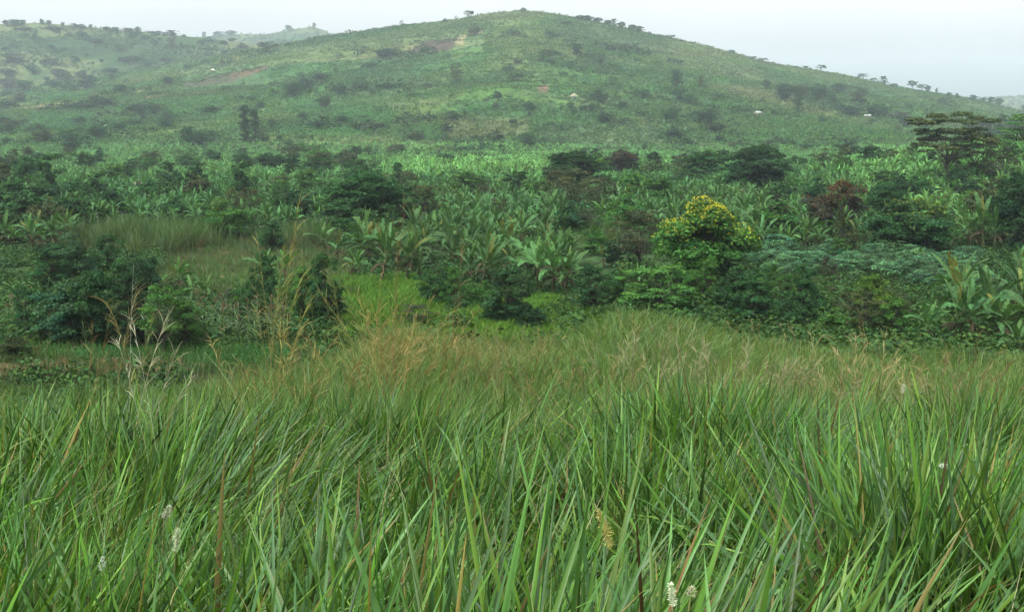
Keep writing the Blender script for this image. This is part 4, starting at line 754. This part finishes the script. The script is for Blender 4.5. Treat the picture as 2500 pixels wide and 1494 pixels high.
# ------------------------------------------------------------------ the long grass of the near slope
def colmix(n, opts, p):
    O = np.array(opts); i = rng.choice(len(opts), n, p=np.array(p) / sum(p)); return O[i] * rng.uniform(.8, 1.2, (n, 1))
GN = [(.076, .172, .044), (.084, .185, .026), (.038, .108, .020), (.125, .215, .036), (.072, .160, .064), (.22, .17, .06), (.13, .075, .03)]
mb = MB()
def near_grass(n, d0, d1, Ls, W, segs, fold, pmax=3000):
    cx, cyy = scat(n // 12, d0, d1, -500, pmax)
    x = np.repeat(cx, 12) + rng.normal(size=len(cx) * 12) * .09; y = np.repeat(cyy, 12) + rng.normal(size=len(cx) * 12) * .09; n = len(x)
    keep = (y > 1.0) & (np.repeat(fbm(cx, cyy, .55, 421, 2), 12) + .2 * rng.random(n) > .51 + .10 * np.repeat((cx < -.3) & (cyy < 4.2) & (cx > -.46 * cyy), 12)); x, y = x[keep], y[keep]; n = len(x)
    z = height(x, y) - .03
    # tussocks fan out from their centres, and the wind has laid some over, mostly towards the right
    m = len(cx); ga = (fbm(cx, cyy, 2.6, 301, 3) - .5) * 3.0 + .1; gm = .08 + 1.15 * sstep(.42, .62, fbm(cx, cyy, 1.5, 311, 3)) * rng.uniform(.6, 1.1, m)
    tv = np.stack([np.cos(ga) * gm, np.sin(ga) * gm], -1) + rng.normal(size=(m, 2)) * .24
    v = np.repeat(tv, 12, 0)[keep] + rng.normal(size=(n, 2)) * .26
    la = np.arctan2(v[:, 1], v[:, 0]); lean = np.clip(np.hypot(v[:, 0], v[:, 1]), 0, 1.3)
    tall = .55 + .95 * fbm(x, y, 1.5, 321, 3)
    L = Ls * tall * rng.uniform(.6, 1.12, n)
    c1 = colmix(n, GN, [.26, .24, .15, .16, .14, .035, .008]); dry = c1[:, 0] > c1[:, 1] * .95
    c1 = c1 * ((.7 + .6 * fbm(x, y, .9, 331, 2)) * rng.uniform(.4, 1.3, n))[:, None]
    c0 = c1 * .2 + np.array([.032, .020, .008]) * .5  # brownish roots, darkened further to paint shade into the gaps between blades
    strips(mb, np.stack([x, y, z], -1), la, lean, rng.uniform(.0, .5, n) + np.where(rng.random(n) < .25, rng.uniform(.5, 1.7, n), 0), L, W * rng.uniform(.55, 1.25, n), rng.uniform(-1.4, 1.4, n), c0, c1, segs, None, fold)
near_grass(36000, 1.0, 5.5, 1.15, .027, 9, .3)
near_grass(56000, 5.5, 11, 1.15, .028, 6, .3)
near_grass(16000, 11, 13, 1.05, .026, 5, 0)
near_grass(22000, 13, 17, 1.1, .026, 5, 0, 850)
tag(mb.build('long_grass', M_blade), 'long bright green grass blades on the near slope', 'grass', kind='stuff')
mb = MB(); x, y = scat(5200, 1.4, 14, -400, 2900); n = len(x); cs_ = colmix(n, [(.30, .25, .12), (.20, .20, .08), (.36, .32, .20)], [1, 1.4, .6])
strips(mb, np.stack([x, y, height(x, y)], -1), rng.normal(size=n) * 1.2, np.abs(rng.normal(size=n)) * .45, rng.uniform(0, 1.3, n), rng.uniform(.7, 1.35, n), rng.uniform(.0025, .006, n), rng.uniform(-1.4, 1.4, n), cs_ * .6, cs_, 7)
tag(mb.build('dry_stems', M_dry), 'thin dry straw stems threading through the long grass', 'dry grass', kind='stuff')
mb = MB(); x = rng.uniform(-11, 11, 56000); y = rng.uniform(-2, 11, 56000); k = (np.abs(x) > .62 * y + .3) & ((np.abs(x) > 1.4) | (y < -.9)); x, y = x[k], y[k]; n = len(x); c1 = colmix(n, GN, [.26, .24, .15, .16, .14, .035, .008])
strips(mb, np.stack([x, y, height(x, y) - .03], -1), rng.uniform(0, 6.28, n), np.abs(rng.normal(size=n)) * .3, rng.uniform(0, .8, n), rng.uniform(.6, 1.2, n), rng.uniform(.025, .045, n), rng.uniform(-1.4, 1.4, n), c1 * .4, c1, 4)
tag(mb.build('verge_grass', M_blade), 'long green grass continuing either side of the viewpoint', 'grass', kind='stuff')
# understorey: short brown and green litter that closes the gaps near the ground
mb = MB(); x, y = scat(22000, 1.0, 17, -500, 3000); n = len(x)
strips(mb, np.stack([x, y, height(x, y)], -1), rng.uniform(0, 6.28, n), rng.uniform(.2, 1.3, n), rng.uniform(0, 1, n), rng.uniform(.25, .6, n), rng.uniform(.008, .02, n), rng.uniform(-1.4, 1.4, n), colmix(n, [(.06, .045, .02), (.04, .07, .02)], [1, 1]), colmix(n, [(.12, .08, .04), (.05, .12, .03), (.17, .13, .07)], [1, 1.1, .4]), 3)
tag(mb.build('grass_litter', M_blade), 'brown dry litter at the foot of the long grass', 'litter', kind='stuff')
# rough mixed grass further down the slope
mb = MB()
def rough(n, d0, d1, W):
    cx, cyy = scat(n // 16, d0, d1, -300, 2800); rs = np.repeat(rng.uniform(.05, .25, len(cx)), 16)
    x = np.repeat(cx, 16) + rng.normal(size=len(cx) * 16) * rs; y = np.repeat(cyy, 16) + rng.normal(size=len(cx) * 16) * rs; n = len(x); z = height(x, y) - .03
    px, py = proj(x, y, z + .8)
    brown = .16 + .45 * np.exp(-(((px - 1130) / 170) ** 2 + ((py - 870) / 70) ** 2)) + .35 * np.exp(-(((px - 1780) / 240) ** 2 + ((py - 950) / 60) ** 2)) + .35 * np.exp(-(((px - 2150) / 120) ** 2 + ((py - 960) / 50) ** 2)) + .25 * np.exp(-(((px - 900) / 90) ** 2 + ((py - 850) / 60) ** 2)) + .75 * (fbm(x, y, 4, 341, 3) - .5)
    tuftb = np.repeat(rng.random(len(cx)), 16) * .5 + rng.random(n) * .5; b = tuftb < brown
    green = colmix(n, [(.085, .150, .032), (.058, .122, .030), (.120, .170, .038), (.046, .100, .026)], [1, 1, .8, .8]); br = colmix(n, [(.175, .17, .05), (.125, .12, .04), (.235, .215, .085)], [1, .9, .5])
    c1 = np.where(b[:, None], br, green) * (.85 + .4 * fbm(x, y, 3, 351, 2))[:, None]
    la = rng.uniform(0, 6.28, n); tall = .7 + .7 * fbm(x, y, 3.2, 361, 3)
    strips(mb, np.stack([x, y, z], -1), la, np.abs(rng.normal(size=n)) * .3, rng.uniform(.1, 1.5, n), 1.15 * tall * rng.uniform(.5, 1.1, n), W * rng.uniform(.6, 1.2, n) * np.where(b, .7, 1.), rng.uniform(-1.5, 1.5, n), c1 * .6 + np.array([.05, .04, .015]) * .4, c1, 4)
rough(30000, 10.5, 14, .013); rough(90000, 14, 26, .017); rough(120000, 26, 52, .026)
tag(mb.build('rough_grass', M_blade), 'mixed green and straw coloured grass lower down the slope', 'grass', kind='stuff')
# straw plumes standing in drifts on the slope
mb = MB()
def plume(mb, base, H, az_, lean, r, colr, nb=16, droop=1.0, sw=.0025, hair=.16, colg=None):
    n = 9; t = np.linspace(0, 1, n); th = lean * .4 + lean * t ** 1.5; h = np.array([math.cos(az_), math.sin(az_), 0]); st = H / (n - 1)
    P = base + np.concatenate([[0], np.cumsum(np.sin(th[1:]))])[:, None] * h * st + np.concatenate([[0], np.cumsum(np.cos(th[1:]))])[:, None] * np.array([0, 0, 1.]) * st
    tube(mb, P, np.linspace(sw * 1.6, sw * .7, n), np.array(colr) * .8 if colg is None else colg, 3)
    k = r.uniform(.68, 1, nb); B = np.stack([np.interp(k, t, P[:, q]) for q in range(3)], -1)
    strips(mb, B, az_ + r.normal(size=nb) * .9, r.uniform(.1, .7, nb) + lean * .5, r.uniform(.3, 1.4, nb) * droop, hair * r.uniform(.6, 1.4, nb), np.full(nb, sw * 2.2), r.uniform(-1.5, 1.5, nb), np.tile(np.array(colr) * .9, (nb, 1)), np.tile(np.array(colr) * 1.1, (nb, 1)) * r.uniform(.8, 1.15, (nb, 1)), 3)
STRAW = (.40, .30, .17)
for (a, dd, n, ax, ad, H, c) in [(1750, 17, 150, 230, 2.5, 1.6, (.235, .215, .125)), (1950, 18, 45, 90, 2, 1.5, (.22, .19, .09)), (2150, 18, 36, 60, 1.5, 1.8, (.32, .25, .13)), (1130, 20, 60, 130, 3, 1.9, (.18, .165, .06)), (1230, 19, 30, 60, 2, 1.8, (.17, .145, .06)), (1430, 15, 20, 40, 1.5, 1.6, (.20, .16, .07)), (1330, 16, 16, 60, 1.5, 1.6, (.18, .14, .06)),
                                 (900, 15, 60, 60, 2.5, 2.3, (.26, .18, .07)), (2380, 17, 40, 90, 2, 1.9, (.20, .14, .07)), (700, 14, 30, 60, 2, 1.9, (.22, .17, .07)), (2100, 34, 14, 200, 4, 1.6, (.22, .18, .09)), (1500, 30, 14, 150, 5, 1.5, (.20, .19, .07))]:
    u, _ = ray(a, 900)
    for q in range(n):
        y0 = dd + rng.normal() * ad; x0 = float(u) * dd + rng.normal() * ax / F * dd; plume(mb, np.array([x0, y0, float(height(x0, y0))]), H * rng.uniform(.65, 1.1), rng.normal() * .9 + (0 if rng.random() < .6 else 3.1), rng.uniform(.1, .75), rng, np.array(c) * rng.uniform(.8, 1.15), 14, 1., .003 * dd / 15)
tag(mb.build('straw_grass', M_dry), 'drifts of pale straw plumes bending on the slope', 'dry grass', kind='stuff')

# ------------------------------------------------------------------ single stems one can point to
def stalks(px, top, d, n, spread, colr, label, lean=.15, azm=0., green=None, nb=18, sw=.002, hair=.15):
    u, wz = ray(px, top); X0 = float(u) * d; z0 = float(height(X0, d)); H = E + float(wz) * d - z0
    t = thing('tall_grass_clump', (X0 - math.sin(lean) * H * .6 * math.cos(azm), d, z0)); mp = MB(); r = np.random.default_rng(int(px))
    for q in range(n):
        b = np.array([r.normal() * spread, r.normal() * spread, -.03]); plume(mp, b, H * (1.3 if q == 0 else r.uniform(.8, 1.25)), azm + r.normal() * .4, lean * r.uniform(.5, 1.4), r, np.array(colr) * r.uniform(.85, 1.15), nb, .8, sw, hair, green)
    mp.build('plumes', M_dry, t)
    ml = MB(); m = n * 5; c = np.array([.12, .17, .05]) * r.uniform(.7, 1.3, (m, 1))
    strips(ml, np.concatenate([r.normal(size=(m, 2)) * spread * 1.3, np.zeros((m, 1)) - .03], 1), r.uniform(0, 6.28, m), np.abs(r.normal(size=m)) * .3, r.uniform(.3, 1.6, m), H * r.uniform(.35, .75, m), np.full(m, .012), r.uniform(-1.4, 1.4, m), c * .7, c, 6)
    ml.build('blades', M_blade, t); tag(t, label, 'grass clump')
GOLD = (.30, .26, .09)
stalks(705, 652, 12, 6, .08, GOLD, 'tallest golden grass plumes leaning right, left of the bright clearing', .2, 0., None, 24, .0022, .2)
stalks(660, 705, 12.5, 4, .08, GOLD, 'shorter golden stalks beside the tallest golden plumes', .1, 3.0)
stalks(740, 790, 13, 6, .2, (.20, .19, .07), 'fuller tangled straw clump right of the tallest golden plumes', .4)
stalks(336, 802, 8.5, 1, .03, (.40, .37, .28), 'single pale white dry stalk at the left of the near grass', .12, 0., None, 8, .0015, .07)
stalks(290, 815, 10, 4, .07, (.24, .20, .09), 'tan plumes left of the single pale white stalk', .2)
stalks(322, 930, 7, 2, .02, (.44, .41, .32), 'bleached white curled grass head on the left', .25, 2.6, None, 16, .0013, .09)
stalks(412, 880, 8, 3, .05, (.40, .36, .26), 'bleached bending stalks with curled tips right of the pale stalk', .45)
stalks(230, 850, 11, 3, .06, (.24, .17, .08), 'faint brown plumes near the left dirt strip', .15)
stalks(970, 640, 15, 3, .06, (.24, .13, .07), 'thin reddish brown stems before the bright clearing', .08)
stalks(835, 690, 14, 6, .2, (.16, .17, .06), 'thin greenish stems at the left edge of the bright clearing', .1, 3.0)
stalks(1110, 705, 16, 3, .08, (.24, .155, .08), 'pinkish brown plume in front of the dark shrubs at centre', .08)
stalks(880, 760, 12, 14, .3, (.20, .20, .07), 'fan of thin green stems spreading below the bright clearing', .4, 3.0, (.10, .15, .04))
stalks(2395, 900, 11, 4, .1, (.16, .11, .06), 'dark brown seed stems at the right edge of the grass', .2)
stalks(2110, 790, 30, 5, .2, (.34, .25, .13), 'straw plumes standing below the lime green shrub', .2, 3.)
def spike(px, py, d, hpx, fat, colr, label, tiltd=.1, droop=False, azm=0.):
    """a fluffy flower spike on its stem; px, py the middle of the spike"""
    u, wz = ray(px, py); P0 = np.array([float(u) * d, d, E + float(wz) * d]); Ls = hpx / F * d; r = np.random.default_rng(int(px + py)); z0 = float(height(P0[0], d))
    ax = np.array([math.sin(tiltd), -.1, math.cos(tiltd)]); ax /= np.linalg.norm(ax)
    t = thing('grass_seed_head', (P0[0], d, z0)); O = np.array([P0[0], d, z0]); a, b = P0 - ax * Ls / 2 - O, P0 + ax * Ls / 2 - O
    st, fl = MB(), MB(); f0 = (b if droop else a); root = np.array([-.12, .02, -.03])
    if droop: pts = [root, root * .5 + f0 * .5 + [-.03, 0, .05], f0 + [-.03, 0, .05], f0]
    else: pts = [root, root * .4 + f0 * .6, f0]
    tube(st, pts, .0022, (.22, .22, .10), 4); tube(fl, [a, (a + b) / 2, b], np.array([.4, .6, .2]) * fat, colr, 6)
    n = 420; k = r.random(n); B = a + (b - a) * k[:, None]; dr = unit(rdir(n, r) + ax * .9); e = fat * (1.25 - .9 * np.abs(k - .4))[:, None] * r.uniform(.7, 1.3, (n, 1)) * 1.6; sd = unit(np.cross(dr, rdir(n, r))) * .0011
    V = np.stack([B - sd, B + sd, B + dr * e + sd * .3, B + dr * e - sd * .3], 1); fl.add(V, np.arange(n * 4).reshape(n, 4), np.repeat(np.array(colr) * r.uniform(.75, 1.15, (n, 1)), 4, 0))
    st.build('stem', M_dry, t); fl.build('fluff', M_flower, t); tag(t, label, 'seed head', 'flower spikes in the near grass')
spike(1477, 1293, 2.9, 105, .010, (.52, .45, .16), 'large yellowish bottlebrush spike hanging in the lower middle grass', -.3, True)
spike(431, 1318, 3.2, 62, .007, (.66, .68, .50), 'white fluffy spike in the lower left grass, largest there', .15)
spike(407, 1252, 3.6, 34, .009, (.5, .52, .38), 'short greyish fluffy head above the larger white spike', .5)
spike(250, 1378, 3.1, 38, .006, (.60, .62, .55), 'faint grey spike low in the left grass', .1)
spike(1641, 1452, 2.3, 62, .006, (.85, .86, .68), 'slim bright white spike at the bottom edge', -.15)
spike(1688, 1446, 2.4, 24, .006, (.66, .60, .44), 'small pale bud right of the slim bright white spike', .1)
spike(2205, 950, 8, 20, .010, (.66, .62, .50), 'tiny pale seed head among the straw grass on the right', .0)
spike(2300, 1137, 5, 18, .008, (.72, .76, .66), 'small white curved head in the right grass', 1.3)
def blade(px, py, d, L, colr, tl, az_, label, W=.014):
    u, wz = ray(px, py); P = np.array([[float(u) * d, d, E + float(wz) * d]]); m_ = MB(); z0 = float(height(P[0, 0], d)); root = thing('dry_grass_blade', (P[0, 0], d, z0)); root.name = 'dry_grass_blade'
    strips(m_, np.array([[0, 0, 0.]]) , np.array([az_]), np.array([tl]), np.array([.35]), np.array([L]), np.array([W]), np.array([.3]), np.array([colr]) * .8, np.array([colr]), 8, None, .3)
    bpy.data.objects.remove(root); o = m_.build('dry_grass_blade', M_dry); o.location = (P[0, 0], d, z0); tag(o, label, 'dry grass blade')
blade(960, 1470, 2.8, 1.15, (.32, .16, .06), .25, .1, 'long orange dry blade leaning right at the bottom centre', .005)
blade(2290, 1290, 3.4, 1.1, (.46, .28, .18), .75, .2, 'pinkish dry blade lying to the right in the right grass', .009)
blade(1560, 1470, 2.4, .75, (.55, .42, .08), 1.0, .0, 'short yellow blade near the slim bright white spike', .010)
blade(2245, 1480, 2.7, .9, (.28, .21, .10), .05, .0, 'upright tan dry blade at the bottom right', .006)
blade(1080, 1330, 3.5, 1.3, (.48, .34, .14), .8, .3, 'thin straw stem crossing the grass at centre', .006)
finish_labels()

# ------------------------------------------------------------------ haze
hz = bpy.data.meshes.new('haze'); a, b, c, d, e, f = -4200, 4200, -300, 5600, -25, 330
hz.from_pydata([(a, c, e), (b, c, e), (b, d, e), (a, d, e), (a, c, f), (b, c, f), (b, d, f), (a, d, f)], [], [(0, 3, 2, 1), (4, 5, 6, 7), (0, 1, 5, 4), (1, 2, 6, 5), (2, 3, 7, 6), (3, 0, 4, 7)])
ho = bpy.data.objects.new('haze', hz); COL.objects.link(ho); ho['kind'] = 'stuff'
mh = bpy.data.materials.new('haze'); mh.use_nodes = True; t = mh.node_tree; t.nodes.clear()
vo = t.nodes.new('ShaderNodeVolumePrincipled'); vo.inputs['Density'].default_value = .000142; vo.inputs['Color'].default_value = (.68, .81, .89, 1); vo.inputs['Anisotropy'].default_value = .1
om = t.nodes.new('ShaderNodeOutputMaterial'); t.links.new(vo.outputs[0], om.inputs['Volume']); hz.materials.append(mh)
